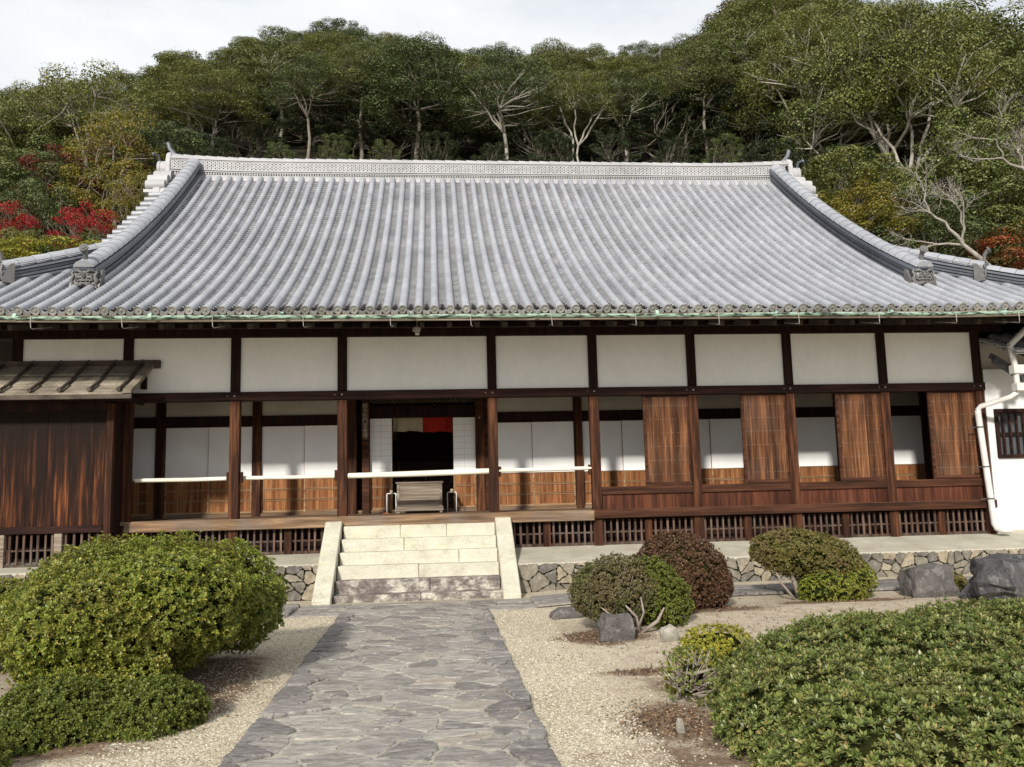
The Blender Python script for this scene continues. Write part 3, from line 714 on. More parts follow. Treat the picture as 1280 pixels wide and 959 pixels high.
# side and back walls
for x in (XL, XR):
    mb = MB(); mb.box(x-.05, x+.05, .09, 12.0, 1.3, 4.5); mb.build('side_wall', MT['plaster'] if x < 0 else MT['post_dark'], hall)
    mb = MB()
    for j in range(1, 7): mb.box(x-.085, x+.085, j*1.9-.08+ .0, j*1.9+.08, .6, 4.5)
    mb.box(x-.07, x+.07, .1, 12, .6, 1.3); mb.build('side_framing', MT['post_dark'], hall)
mb = MB(); mb.box(XL, XR, 12, 12.1, .6, 4.5); mb.build('back_wall', MT['plaster'], hall)

# ---------------- roof
ZE = 4.45; EX0, EX1 = -8.9, 11.9; EYF = -1.8; RY = 6.0; EYB = 13.8; CX = 1.445; VG = 7.83; KX = 1.55
def zr(d): return ZE + .465*d + .025*d*d
def slope_at(d): return .465+.05*d
sori = lambda u: .10*max(0, (abs(u-1.5)-6.5)/3.9)**2
def tile_field(mapf, rows, dmin, dmaxf, mbR, mbP, mbE, step=.29, pitch=.25):
    """mapf(u, d, h) -> world ; cover tiles in mbR, stepped pans in mbP, end discs in mbE"""
    r0 = .070
    for u in rows:
        dm = dmaxf(u)
        if dm-dmin < .15: continue
        k = max(1, int(round((dm-dmin)/step))); ds = (dm-dmin)/k
        for j in range(k):
            a = dmin+j*ds; c = a+ds+.012
            jr = random.uniform(-.0015, .0015)
            Vv = []
            for dd, rr in ((a, r0+.0012), (c, r0-.0012)):
                for t in (0, 30, 60, 90, 120, 150, 180):
                    Vv.append(mapf(u+jr+rr*math.cos(R(t)), dd, .045+rr*math.sin(R(t))*1.0 - (.02 if t in (0, 180) else 0)))
            Ff = [(i, i+1, 8+i, 7+i) for i in range(6)] + [(0, 1, 2, 3, 4, 5, 6)]
            mbR.add(Vv, Ff)
        if mbE is not None:   # disc at the eave
            Vv = []; N_ = 14; dz = dmin-.02
            for q, (off, rr) in enumerate(((.03, .067), (0, .067), (0, .056), (.008, .050), (.008, .02), (-.002, .012))):
                for i in range(N_): Vv.append(mapf(u+rr*math.cos(2*PI*i/N_), dz+off, .047+rr*math.sin(2*PI*i/N_)))
            Ff = [(q*N_+i, q*N_+(i+1) % N_, (q+1)*N_+(i+1) % N_, (q+1)*N_+i) for q in range(5) for i in range(N_)] + [tuple(range(5*N_, 6*N_))]
            mbE.add(Vv, Ff)
        # pan strip to the right of this roll
        kk = max(1, int((dm-dmin)/.115)); ds = (dm-dmin)/kk
        us = [u+.06, u+pitch/2, u+pitch-.06]; hs = [.03, .0, .03]
        for j in range(kk):
            a = dmin+j*ds; c = a+ds; jz = random.uniform(-.003, .003)
            Vv = [mapf(us[i], a, hs[i]+.022+jz) for i in range(3)] + [mapf(us[i], c, hs[i]+jz) for i in range(3)] + [mapf(us[i], a, hs[i]-.01) for i in range(3)]
            mbP.add(Vv, [(0, 1, 4, 3), (1, 2, 5, 4), (6, 7, 1, 0), (7, 8, 2, 1)])
        if mbE is not None:   # crescent lip of the pan at the eave
            Vv = []
            for t in range(5):
                f_ = t/4; uu = u+.07+(pitch-.14)*f_; sag = .035*(1-(2*f_-1)**2)
                Vv += [mapf(uu, dmin-.018, .035-sag), mapf(uu, dmin-.018, .0-sag*1.2-.012)]
            mbE.add(Vv, [(2*t, 2*t+1, 2*t+3, 2*t+2) for t in range(4)])
rollM, panM, endM = MB(), MB(), MB()
def f_front(u, d, h):
    s_ = slope_at(d); k = 1/math.sqrt(1+s_*s_)
    return (u, EYF+d-h*s_*k, zr(d)+h*k+sori(u)*max(0, 1-d/3))
def f_back(u, d, h):
    p = f_front(u, d, h); return (p[0], EYB-(p[1]-EYF), p[2])
def f_left(u, d, h):
    s_ = slope_at(d); k = 1/math.sqrt(1+s_*s_); return (EX0+d-h*s_*k, u, zr(d)+h*k)
def f_right(u, d, h):
    p = f_left(u, d, h); return (EX1-(p[0]-EX0), p[1], p[2])
rows = list(np.arange(EX0+.15, EX1-.1, .25))
def dm_front(u):
    if abs(u-CX) <= VG-.02: return 7.6
    return max(0, min(u-EX0, EX1-u))+.02
tile_field(f_front, rows, 0, dm_front, rollM, panM, endM)
bR, bP = MB(), MB(); SE = []
tile_field(f_back, rows[::1], 0, dm_front, bR, bP, None, step=1.2)
rws = list(np.arange(EYF+.15, EYB-.1, .25))
def dm_side(u): return max(0, min(u-EYF, EYB-u, 2.6))+.02
for fs in (f_left, f_right):
    sE = MB(); tile_field(fs, rws, 0, dm_side, bR, bP, sE); SE.append(sE)
roof = smooth_angle(rollM.build('roof', MT['tile'], hall), 45)
panM.build('pan_tiles', MT['pan'], roof)
for e_ in [endM]+SE: smooth_angle(e_.build('eave_end_tiles', MT['tile_end'], roof), 30)
smooth_angle(bR.build('rear_cover_tiles', MT['tile'], roof), 45); bP.build('rear_pan_tiles', MT['pan'], roof)
# soffit under the tiles, fascia and rafters
mb = MB(); ds = np.linspace(0, 7.8, 14)
for fn, lo, hi in ((f_front, EX0, EX1), (f_back, EX0, EX1)):
    for a, c in zip(ds, ds[1:]):
        def ex(d): return (lo+min(d, 2.0), hi-min(d, 2.0)) if d < 2.7 else (CX-VG+.1, CX+VG-.1)
        (a0, a1), (c0, c1) = ex(a), ex(c)
        mb.add([fn(a0, a, -.05), fn(a1, a, -.05), fn(c1, c, -.05), fn(c0, c, -.05)], [(0, 1, 2, 3)])
for fn in (f_left, f_right):
    for a, c in zip(ds[:5], ds[1:5]):
        mb.add([fn(EYF+a, a, -.05), fn(EYB-a, a, -.05), fn(EYB-c, c, -.05), fn(EYF+c, c, -.05)], [(0, 1, 2, 3)])
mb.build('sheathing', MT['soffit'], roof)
mb = MB(); N_ = 24
for i in range(N_):
    u0 = EX0+.02+(EX1-EX0-.04)*i/N_; u1 = EX0+.02+(EX1-EX0-.04)*(i+1)/N_
    for (dz0, dz1, yy) in ((-.03, -.075, -.02), (-.078, -.125, .03)):
        P = [(u0, EYF+yy, ZE+dz1+sori(u0)), (u1, EYF+yy, ZE+dz1+sori(u1)), (u1, EYF+yy+.05, ZE+dz1+sori(u1)), (u0, EYF+yy+.05, ZE+dz1+sori(u0)),
             (u0, EYF+yy, ZE+dz0+sori(u0)), (u1, EYF+yy, ZE+dz0+sori(u1)), (u1, EYF+yy+.05, ZE+dz0+sori(u1)), (u0, EYF+yy+.05, ZE+dz0+sori(u0))]
        mb.add(P, [(0, 3, 2, 1), (4, 5, 6, 7), (0, 1, 5, 4), (1, 2, 6, 5), (2, 3, 7, 6), (3, 0, 4, 7)])
mb.build('fascia_board', MT['greywood'], roof)
for x in np.arange(-8.4, 11.5, .455):
    a0 = Vector((x, -1.36, 4.33)); a1 = Vector((x, .6, 4.80)); c_ = (a0+a1)/2; L_ = (a1-a0).length
    mb = MB(); mb.cbox(c_, (.035, L_/2, .045), rx=math.atan2(a1.z-a0.z, a1.y-a0.y)); mb.build('rafter', MT['rafter'], roof)
mb = MB(); mb.add([(EX0+.3, -1.72, 4.385), (EX1-.3, -1.72, 4.385), (EX1-.3, .1, 4.84), (EX0+.3, .1, 4.84)], [(0, 1, 2, 3)])
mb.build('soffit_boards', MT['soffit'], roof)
for z in (0,):
    mb = MB(); mb.box(EX0+1, EX1-1, -.75, -.66, 4.42, 4.5); mb.build('eave_purlin', MT['post_dark'], roof)

# gutter with hooks
def half_pipe(path, r, n_=10):
    mb = MB(); V = []; k = len(path)
    for p in path:
        for j in range(n_+1):
            t = PI+PI*j/n_; V.append((p[0], p[1]+r*math.cos(t), p[2]+r*math.sin(t)))
        for j in range(n_+1):
            t = 2*PI-PI*j/n_; V.append((p[0], p[1]+(r-.006)*math.cos(t), p[2]+(r-.006)*math.sin(t)))
    m2 = 2*(n_+1); F = [(i*m2+j, i*m2+(j+1) % m2, (i+1)*m2+(j+1) % m2, (i+1)*m2+j) for i in range(k-1) for j in range(m2)]
    F += [tuple(range(m2-1, -1, -1)), tuple((k-1)*m2+j for j in range(m2))]
    return mb.add(V, F)
gp = [(x, -1.945, 4.372+sori(x)+.006*math.sin(x*1.3)) for x in np.linspace(-8.9, 10.65, 40)]
gut = half_pipe(gp, .056)
for x in np.arange(-8.2, 10.6, 1.95): gut.tube([(x, -1.945-.0, 4.372), (x+.05, -1.945, 4.372)], .060, 14)
gut = smooth_angle(gut.build('gutter', MT['copper'], hall), 40)
for x in (-7.33, -5.98, -4.67, -3.35, -2.0, -.68, .56, 1.83, 3.17, 4.52, 5.84, 7.19, 8.51, 9.6):
    mb = MB(); mb.tube([(x, -2.0, 4.37), (x, -2.01, 4.28), (x+.005, -2.0, 4.2), (x+.02, -1.97, 4.185), (x+.03, -1.88, 4.21), (x+.03, -1.36, 4.33)], .0065, 6)
    mb.build('gutter_hook', MT['hook'], gut)

# ridges
def sweep(mb, pts, sides, ups, sec, cap=True):
    k = len(sec); V = []
    for p, s_, u in zip(pts, sides, ups):
        for a, c in sec: V.append(p+s_*a+u*c)
    F = [(i*k+j, i*k+(j+1) % k, (i+1)*k+(j+1) % k, (i+1)*k+j) for i in range(len(pts)-1) for j in range(k)]
    if cap: F += [tuple(range(k-1, -1, -1)), tuple((len(pts)-1)*k+j for j in range(k))]
    mb.add(V, F)
def rect(w, z0, z1): return [(-w, z0), (w, z0), (w, z1), (-w, z1)]
def small_ridge(pts, name, parent, side, hgt=.30, w=.13):
    """layered flat tiles with a ribbed round cap, along pts (Vector list)"""
    ups = []; sides = []
    for i, p in enumerate(pts):
        t = (pts[min(i+1, len(pts)-1)]-pts[max(i-1, 0)]).normalized(); s_ = Vector(side).normalized()
        s_ = (s_-t*s_.dot(t)).normalized(); u = s_.cross(t); u = u if u.z > 0 else -u
        sides.append(s_); ups.append(u)
    mb = MB(); z = 0.02; n_ = 4; h = (hgt-.02)/n_
    sweep(mb, pts, sides, ups, rect(w-.03, -.05, hgt))
    for j in range(n_):
        ww = w+.012*(j % 2)+(.02 if j == n_-1 else 0); sweep(mb, pts, sides, ups, rect(ww, z+.004, z+h-.016)); z += h
    o = mb.build(name, MT['dark_tile'], parent)
    mb = MB()
    cum = [0]
    for a, c in zip(pts, pts[1:]): cum.append(cum[-1]+(c-a).length)
    tot = cum[-1]; k = max(1, round(tot/.27))
    def at(s_):
        s_ = min(max(s_, 0), tot-1e-6)
        for i in range(len(cum)-1):
            if cum[i] <= s_ <= cum[i+1]:
                f_ = (s_-cum[i])/(cum[i+1]-cum[i]+1e-9); return pts[i].lerp(pts[i+1], f_), sides[i].lerp(sides[i+1], f_), ups[i].lerp(ups[i+1], f_)
    for j in range(k):
        a = at(tot*j/k); c = at(tot*(j+1)/k-.006)
        for (q, r_) in ((0, 1.07),):
            sec = lambda f_: [((w+.02)*f_*math.cos(R(t)), hgt+(.01 if t in (0, 180) else 0)+.115*f_*math.sin(R(t))) for t in (0, 25, 50, 75, 105, 130, 155, 180)]
            V = [a[0]+a[1]*x+a[2]*y for x, y in sec(1.05)] + [c[0]+c[1]*x+c[2]*y for x, y in sec(.97)]
            mb.add(V, [(i, i+1, 9+i, 8+i) for i in range(7)] + [tuple(range(8)), tuple(range(15, 7, -1)), (0, 8, 15, 7)])
    smooth_angle(mb.build(name+'_cap', MT['tile'], parent), 40)
    return o
def demon(parent, c, rz, s=1.0, name='demon_tile', hs=1.5):
    """onigawara: shaped plate with a relief face, side fins, horn tile on top; faces -Y before rotation"""
    Mz = Matrix.Rotation(rz, 3, 'Z'); c = Vector(c)
    def T(mb): 
        mb.v = [tuple(c + Mz @ (Vector(p)*s)) for p in mb.v]; return mb
    mb = MB()
    out = [(-.24, -.06), (-.22, .12), (-.2, .3), (-.14, .4), (0, .43), (.14, .4), (.2, .3), (.22, .12), (.24, -.06), (.1, 0), (-.1, 0)]
    mb.prism(out, -.05, .06, 'y')
    o = T(mb).build(name, MT['oni'], parent, bevel=.012*s)
    mb = MB()
    mb.sphere((0, -.045, .2), (.17, .05, .15), 16, 10)
    for sx in (-1, 1):
        mb.sphere((sx*.07, -.085, .235), (.04, .025, .028), 10, 7)
        mb.tube([(sx*.19, -.05, .29), (sx*.12, -.10, .31), (sx*.03, -.10, .255)], [.02, .034, .02], 8)
        mb.tube([(sx*.06, -.08, .16), (sx*.13, -.09, .18), (sx*.16, -.07, .12), (sx*.1, -.08, .09)], [.022, .03, .026, .014], 8)
        mb.tube([(sx*.08, -.05, .34), (sx*.15, -.07, .38), (sx*.17, -.08, .45)], [.035, .028, .008], 8)
        mb.tube([(sx*.20, -.04, .34), (sx*.235, -.06, .26), (sx*.2, -.07, .2), (sx*.245, -.06, .12), (sx*.21, -.06, .04), (sx*.26, -.04, -.03)], [.022, .03, .026, .032, .028, .02], 8)
        mb.tube([(sx*.03, -.09, .03), (sx*.10, -.08, .01), (sx*.17, -.06, .03), (sx*.19, -.05, -.04)], [.028, .026, .022, .012], 8)
        mb.tube([(sx*.05, -.095, .10), (sx*.055, -.11, .065)], [.014, .004], 6)
    mb.tube([(0, -.08, .27), (0, -.12, .2), (0, -.10, .165)], [.016, .042, .03], 8)
    mb.tube([(-.13, -.07, .115), (-.05, -.105, .105), (.05, -.105, .105), (.13, -.07, .115)], .018, 8)
    mb.tube([(-.12, -.07, .055), (0, -.105, .045), (.12, -.07, .055)], .022, 8)
    smooth_angle(T(mb).build(name+'_face', MT['oni'], parent), 60)
    mb = MB(); mb.tube([(0, .06, .34), (0, -.02, .50), (0, -.04, .64), (0, -.13, .74)], [.05, .046, .048, .055], 12)
    mb.tube([(0, -.13, .74), (0, -.165, .755)], [.088, .088], 14); mb.tube([(0, -.16, .752), (0, -.175, .76)], [.05, .05], 12)
    for sx in (-1, 1): mb.prism([(-.05, -.1), (-.05, .02), (.1, .36), (.2, .4), (.2, -.1)], sx*.26-.025, sx*.26+.025, 'x')
    smooth_angle(T(mb).build('horn_tile', MT['oni'], parent), 40)
    return o
dsl = np.linspace(1.45, 7.75, 26)
for sx in (-1, 1):
    x = KX+sx*7.40
    pts = [Vector(f_front(x, d, .05)) for d in dsl]
    small_ridge(pts, 'descending_ridge', roof, (1, 0, 0), .33, .14)
    pts = [Vector(f_back(x, d, .05)) for d in dsl]
    small_ridge(pts, 'rear_descending_ridge', roof, (1, 0, 0), .33, .14)
    p = f_front(x, 1.40, .06); demon(roof, p, 0, .86)
# hip ridges along the 45 degree lines
for sx, ex in ((1, EX0), (-1, EX1)):
    for fy in (1, -1):
        pts = []
        for t in np.linspace(.15, 2.55, 10):
            y = EYF+t if fy > 0 else EYB-t
            pts.append(Vector((ex+sx*t, y, zr(t)+.03+ .10*max(0, (1.2-t)))))
        small_ridge(pts, 'hip_ridge', roof, (1, -sx*fy, 0), .24, .13)
        demon(roof, (ex+sx*.12, (EYF+.12) if fy > 0 else (EYB-.12), zr(.12)+.1), R(-45 if sx*fy > 0 else 45)+(0 if fy > 0 else PI), .8)
        pts = []
        for t in np.linspace(1.6, 2.9, 8):
            y = EYF+t if fy > 0 else EYB-t
            pts.append(Vector((ex+sx*t, y, zr(t)+.17)))
        small_ridge(pts, 'hip_ridge', roof, (1, -sx*fy, 0), .16, .12)
    demon(roof, (ex+sx*1.58, EYF+1.58, zr(1.58)+.13), R(-45 if sx > 0 else 45), .72)
# main ridge
mr = MB(); zb = 9.36; X0, X1 = CX-VG-.05, CX+VG+.05
def rz_(x): return .12*max(0, (abs(x-CX)-5.2)/3.0)**2
xs = np.linspace(X0, X1, 60)
def rlayer(mb, w, z0, z1, xs=xs, y=RY):
    pts = [Vector((x, y, zb+rz_(x)*(.4+.6*(z0/.8)))) for x in xs]; S = [Vector((0, -1, 0))]*len(pts); U = [Vector((0, 0, 1))]*len(pts)
    sweep(mb, pts, S, U, rect(w, z0, z1))
rlayer(mr, .15, -.3, .63)
for (w, z0, z1) in ((.27, -.06, .04), (.25, .045, .09), (.235, .095, .14), (.22, .145, .185), (.235, .24, .265), (.235, .285, .31), (.215, .52, .545), (.235, .55, .60)):
    rlayer(mr, w, z0, z1)
main_ridge = mr.build('main_ridge', MT['ridge_tile'], roof)
mb = MB(); rlayer(mb, .17, .19, .52); mb.build('ridge_backing', MT['post_dark'], roof)
mb = MB()
for sy in (-1, 1):
    x = X0+.05; j = 0
    while x < X1-.05:
        yy = RY+sy*.20; dz = rz_(x)*.7
        for row in range(3):
            zc = zb+.31+.034+row*.068+dz
            mb.cbox((x, yy, zc), (.0155, .02, .054), ry=R(52)); mb.cbox((x, yy+.002, zc), (.0155, .018, .054), ry=R(-52))
        x += .098
    x = X0+.05
    while x < X1-.05:
        mb.tube([(x, RY+sy*.17, zb+.213+rz_(x)*.5), (x, RY+sy*.225, zb+.213+rz_(x)*.5)], .022, 8); x += .062
mb.build('ridge_openwork', MT['ridge_tile'], roof)
mb = MB()
x = X0
while x < X1-.05:
    V = []
    for xx, f_ in ((x, 1.08), (x+.262, .95)):
        for t in (0, 30, 60, 90, 120, 150, 180): V.append((xx, RY-.15*f_*math.cos(R(t)), zb+.585+rz_(xx)+.125*f_*math.sin(R(t))))
    mb.add(V, [(i, i+1, 8+i, 7+i) for i in range(6)] + [tuple(range(7)), tuple(range(13, 6, -1))]); x += .27
smooth_angle(mb.build('ridge_cap', MT['ridge_tile'], roof), 40)
# ridge end ornaments
for sx in (-1, 1):
    xe = CX+sx*(VG+.05); z0 = zb+.12
    mb = MB()
    poly = [(-.40, -.62), (.40, -.62), (.36, -.2), (.27, .1), (.25, .45), (.2, .62), (.1, .7), (-.1, .7), (-.2, .62), (-.25, .45), (-.27, .1), (-.36, -.2)]
    mb.prism([(RY+a, z0+c) for a, c in poly], min(xe, xe+sx*.12), max(xe, xe+sx*.12), 'x')
    o = mb.build('ridge_end_tile', MT['ridge_tile'], roof, bevel=.02)
    mb = MB()
    mb.tube([(xe+sx*.05, RY-.02, z0+.28), (xe+sx*.30, RY-.02, z0+.27)], [.215, .20], 18)
    mb.tube([(xe+sx*.26, RY-.02, z0+.27), (xe+sx*.33, RY-.02, z0+.27)], [.215, .215], 18)
    for (yo, zo, ln, r_) in ((-.34, -.05, .31, .17), (-.62, -.25, .36, .16), (-.86, -.44, .34, .13)):
        mb.tube([(xe-sx*.1, RY+yo, z0+zo), (xe+sx*ln, RY+yo, z0+zo-.01)], [r_, r_], 16)
        mb.box(min(xe-sx*.1, xe+sx*(ln+.03)), max(xe-sx*.1, xe+sx*(ln+.03)), RY+yo-r_, RY+yo+r_, z0+zo-.21, z0+zo-.14)
    mb.prism([(RY-.2, z0+.2), (RY-1.0, z0-.55), (RY-1.0, z0-.7), (RY-.2, z0-.1)], min(xe, xe+sx*.14), max(xe, xe+sx*.14), 'x')
    smooth_angle(mb.build('ridge_end_scroll', MT['ridge_tile'], roof), 40)
    mb = MB(); mb.tube([(xe-sx*.18, RY, z0+.55), (xe-sx*.02, RY, z0+.68), (xe+sx*.1, RY, z0+.83), (xe+sx*.14, RY, z0+.98)], [.07, .06, .05, .045], 10)
    mb.tube([(xe+sx*.3, RY-.05, z0+.45), (xe+sx*.33, RY-.12, z0+.6), (xe+sx*.42, RY-.2, z0+.62), (xe+sx*.40, RY-.28, z0+.55)], [.03, .03, .04, .012], 8)
    smooth_angle(mb.build('ridge_end_horn', MT['dark_tile'], roof), 40)
    # verge tiles: short round tiles pointing outwards along the gable edge
    for fn in (f_front, f_back):
        mb = MB()
        for d in np.arange(3.0, 7.3, .262):
            p = Vector(fn(CX+sx*(VG-.12), d, .05)); q = Vector(fn(CX+sx*(VG+.2), d, .035))
            mb.tube([p, q], [.066, .07], 12); mb.tube([q, q+Vector((sx*.02, 0, 0))], [.074, .074], 12)
        smooth_angle(mb.build('verge_tile', MT['tile'], roof), 40)
    # gable wall and barge board
    gxp = CX+sx*(VG-.75)
    pf = [(EYF+d, zr(d)-.12) for d in np.linspace(2.4, 7.8, 12)]; pb_ = [(EYB-(a-EYF), c) for a, c in pf[::-1]][1:]
    mb = MB(); mb.prism(pf+pb_, gxp-.04, gxp+.04, 'x'); mb.build('gable_wall', MT['plaster'], roof)
    mb = MB(); bx = CX+sx*(VG+.02); S = [Vector((1, 0, 0))]
    for fn in (f_front, f_back):
        P = [Vector(fn(bx, d, -.13)) for d in np.linspace(2.0, 7.8, 16)]
        sweep(mb, P, [Vector((1, 0, 0))]*16, [Vector((0, 0, 1))]*16, [(-.03, -.2), (.03, -.2), (.03, .1), (-.03, .1)])
    mb.build('barge_board', MT['post_dark'], roof)

# ---------------- storm shutter shed on the left
sh = bpy.data.objects.new('shutter_shed', None); COL.objects.link(sh); sh.parent = hall; sh.location = Vector((-6.6, -.3, .6)) - wpos(hall)
SX0, SX1, SY = -8.4, -5.37, -.55
mb = MB(); x = SX0
while x < SX1:
    w = random.uniform(.16, .22); mb.box(x+.001, min(x+w, SX1)-.001, SY+random.uniform(-.004, .004), SY+.03, 1.24, 3.16); x += w
mb.build('board_wall', MT['shedboard'], sh)
mb = MB(); y = SY+.08
while y < -.1: mb.box(-5.29, -5.262, y, y+.148, 1.1, 3.3); y += .15
mb.build('side_boards', MT['post_dark'], sh)
mb = MB(); mb.box(SX1, SX1+.115, SY-.04, SY+.075, .6, 3.22); mb.build('corner_post', MT['post'], sh, bevel=.006)
mb = MB(); mb.box(SX0, SX1-.002, SY-.06, SY+.06, 1.125, 1.238); mb.build('base_beam', MT['beam'], sh, bevel=.008)
mb = MB(); mb.box(SX0, SX1-.002, SY-.03, SY+.0, 3.1, 3.24).box(SX0, -4.98, SY-.05, SY+.04, 3.245, 3.32); mb.build('top_beam', MT['post_dark'], sh, bevel=.006)
for q0, q1 in ((-8.3, -7.0), (-6.86, -6.1), (-6.0, -5.40)): lattice(q0, q1, .60, 1.12, SY, sh)
for q in (-6.93, -6.05):
    mb = MB(); mb.box(q-.06, q+.06, SY-.05, SY+.06, .57, 1.12); mb.build('stub_post', MT['greywood'], sh, bevel=.006)
# its board roof: three stepped courses
def shroof(t): return (-.03-1.09*t, 3.92-.60*t-.10*t*(1-t))   # t 0 top .. 1 eave
for k in range(3):
    mb = MB(); t0, t1 = k/3, (k+1)/3+.04; up = .03*(2-k)/2
    (y0, z0), (y1, z1) = shroof(t0), shroof(min(t1, 1.02)); zz = .018*(2-k)
    x = SX0
    while x < -4.95:
        w = random.uniform(.4, .5); x2 = min(x+w, -4.93)
        j = random.uniform(-.004, .004)
        mb.add([(x, y0, z0+zz+j), (x2, y0, z0+zz+j), (x2, y1, z1+zz+j+.012), (x, y1, z1+zz+j+.012), (x, y0, z0+zz-.02), (x2, y0, z0+zz-.02), (x2, y1, z1+zz-.012), (x, y1, z1+zz-.012)],
               [(0, 3, 2, 1), (4, 5, 6, 7), (0, 1, 5, 4), (1, 2, 6, 5), (2, 3, 7, 6), (3, 0, 4, 7)]); x = x2+.003
    mb.build('roof_boards', MT['shedroof'], sh)
for x in [-8.15+.45*i for i in range(8)]:
    mb = MB(); pts = [Vector((x, *shroof(t)))+Vector((0, 0, .06+.012*(2-min(2, int(t*3))))) for t in (0, .15, .3, .34, .5, .63, .67, .85, 1.0)]
    mb.tube(pts, .027, 6); mb.tube([pts[-1]+Vector((0, .01, 0)), pts[-1]+Vector((0, -.03, -.005))], .036, 8); mb.build('roof_batten', MT['shedroof_dark'], sh)
mb = MB(); pts = [Vector((-4.86, *shroof(t)))+Vector((0, 0, .035)) for t in np.linspace(0, 1.03, 12)]
sweep(mb, pts, [Vector((1, 0, 0))]*12, [Vector((0, 0, 1))]*12, rect(.065, -.03, .035)); mb.build('verge_board', MT['shedroof'], sh)
mb = MB(); mb.box(SX0, -4.70, -.125, -.036, 3.86, 4.0).box(SX0, -4.80, -1.14, -1.10, 3.225, 3.30); mb.build('roof_trim', MT['shedroof_dark'], sh, bevel=.005)
mb = MB(); mb.box(-5.0, -4.92, -.13, -.036, 3.5, 3.85).box(-4.99, -4.93, -1.05, -.13, 3.22, 3.29); mb.build('roof_bracket', MT['post_dark'], sh)

# ---------------- white wing on the right
wing = thing('white_wing', (12.3, 1, .6), 'white plastered side building with dark slatted window at the right end of the hall', 'building')
WX0, WX1, WYY = 10.235, 15.5, -.02
mb = MB(); mb.box(WX0, WX1, WYY, WYY+.2, 2.92, 3.68); mb.build('upper_wall', MT['plaster_bright'], wing)
mb = MB(); mb.box(WX0, WX1, WYY, WYY+.2, .70, 2.02); mb.box(WX0, 10.37, WYY+.002, WYY+.2, 2.02, 2.92); mb.build('lower_wall', MT['plaster_bright'], wing)
mb = MB(); mb.box(WX0, WX1, WYY-.02, WYY+.22, .6, .70); mb.build('footing', MT['concrete'], wing)
mb = MB(); mb.box(10.37, WX1, WYY-.05, WYY+.05, 2.86, 2.93).box(10.37, WX1, WYY-.05, WYY+.05, 2.015, 2.08).box(10.37, 10.43, WYY-.05, WYY+.05, 2.08, 2.86)
wf = mb.build('window', MT['post_dark'], wing, bevel=.004)
mb = MB(); x = 10.52
while x < WX1: mb.box(x-.018, x+.018, WYY-.03, WYY, 2.08, 2.86); x += .135
mb.box(10.43, WX1, WYY-.025, WYY-.005, 2.45, 2.49); mb.build('window_bars', MT['beam'], wf)
mb = MB(); mb.box(10.43, WX1, WYY+.06, WYY+.08, 2.08, 2.86); mb.build('pane', MT['greymetal'], wf)
mb = MB(); mb.box(WX0, WX1, WYY+.21, 9, .7, 4.3); mb.build('wing_body', MT['plaster_beige'], wing)
# low tiled roof of the wing, sloping towards the viewer
wr, wp, we = MB(), MB(), MB()
def f_wing(u, d, h): return (u, -1.12+d-h*.35, 3.80+.38*d+h*.93)
tile_field(f_wing, list(np.arange(10.62, 15.5, .25)), 0, lambda u: 1.3, wr, wp, we, step=.29)
rf = smooth_angle(wr.build('wing_roof', MT['tile'], wing), 45); wp.build('pan_tiles', MT['pan'], rf); smooth_angle(we.build('eave_end_tiles', MT['tile_end'], rf), 30)
mb = MB()
mb.add([f_wing(10.45, 0, -.06), f_wing(15.5, 0, -.06), f_wing(15.5, 1.3, -.06), f_wing(10.45, 1.3, -.06), f_wing(10.45, 0, -.02), f_wing(15.5, 0, -.02), f_wing(15.5, 1.3, -.02), f_wing(10.45, 1.3, -.02)],
       [(0, 3, 2, 1), (4, 5, 6, 7), (0, 1, 5, 4), (1, 2, 6, 5), (2, 3, 7, 6), (3, 0, 4, 7)]); mb.build('roof_boards', MT['greywood'], rf)
mb = MB()
for x in np.arange(10.6, 15.4, .3): mb.cbox((x, -.55, 3.80+.38*.57-.10), (.03, .55, .035), rx=math.atan(.38))
mb.build('rafters', MT['rail'], rf)
mb = MB()
for j in range(9):   # broken edge of stacked flat tiles
    p = f_wing(10.33+random.uniform(-.05, .05), .15+.13*j, .02); mb.cbox(p, (.14, .05, .014), rz=random.uniform(-.3, .3), rx=R(18))
    p = f_wing(10.36+random.uniform(-.04, .04), .18+.13*j, -.025); mb.cbox(p, (.12, .05, .012), rz=random.uniform(-.3, .3), rx=R(18))
mb.build('verge_tile', MT['ridge_tile'], rf)
mb = MB(); mb.cbox((10.42, -.5, 3.62), (.34, .03, .075), ry=R(33)); mb.cbox((10.40, -.44, 3.70), (.34, .02, .05), ry=R(33)); mb.build('barge_board', MT['greymetal'], rf, bevel=.006)

# drain pipe
def YP(px, py, y):   # helper used only while laying out lengths (plain numbers kept in world space)
    d = _f*1065 + _r2*(px-640) + _u2*(479.5-py); t = (y-CAMP.y)/d.y; return CAMP + d*t
dp = thing('drain_pipe', (10.2, -.4, .6), 'white drain pipe with box joints running down the corner between hall and white wing', 'drain pipe')
PY = -.42
pp = [YP(1292, 402, PY-.45), YP(1262, 432, PY-.4), YP(1269, 458, PY-.38), YP(1271, 478, PY-.38), YP(1272, 490, PY-.35), YP(1264, 496, PY-.3), YP(1226, 508, PY+.1), YP(1222, 513, PY+.14)]
bt = YP(1243, 655, PY+.14)
mb = MB(); mb.tube(pp[:2], .055, 12); mb.tube(pp[1:5], .05, 12); mb.tube(pp[4:8], .047, 12)
smooth_angle(mb.build('upper_pipe', MT['pvc'], dp), 50)
mb = MB(); mb.tube([pp[7], pp[7].lerp(bt, .5), bt, bt+Vector((.02, -.03, -.07)), bt+Vector((.1, -.06, -.11)), bt+Vector((.24, -.09, -.11))], [.055, .055, .055, .058, .06, .06], 14)
smooth_angle(mb.build('downpipe', MT['pvc'], dp), 50)
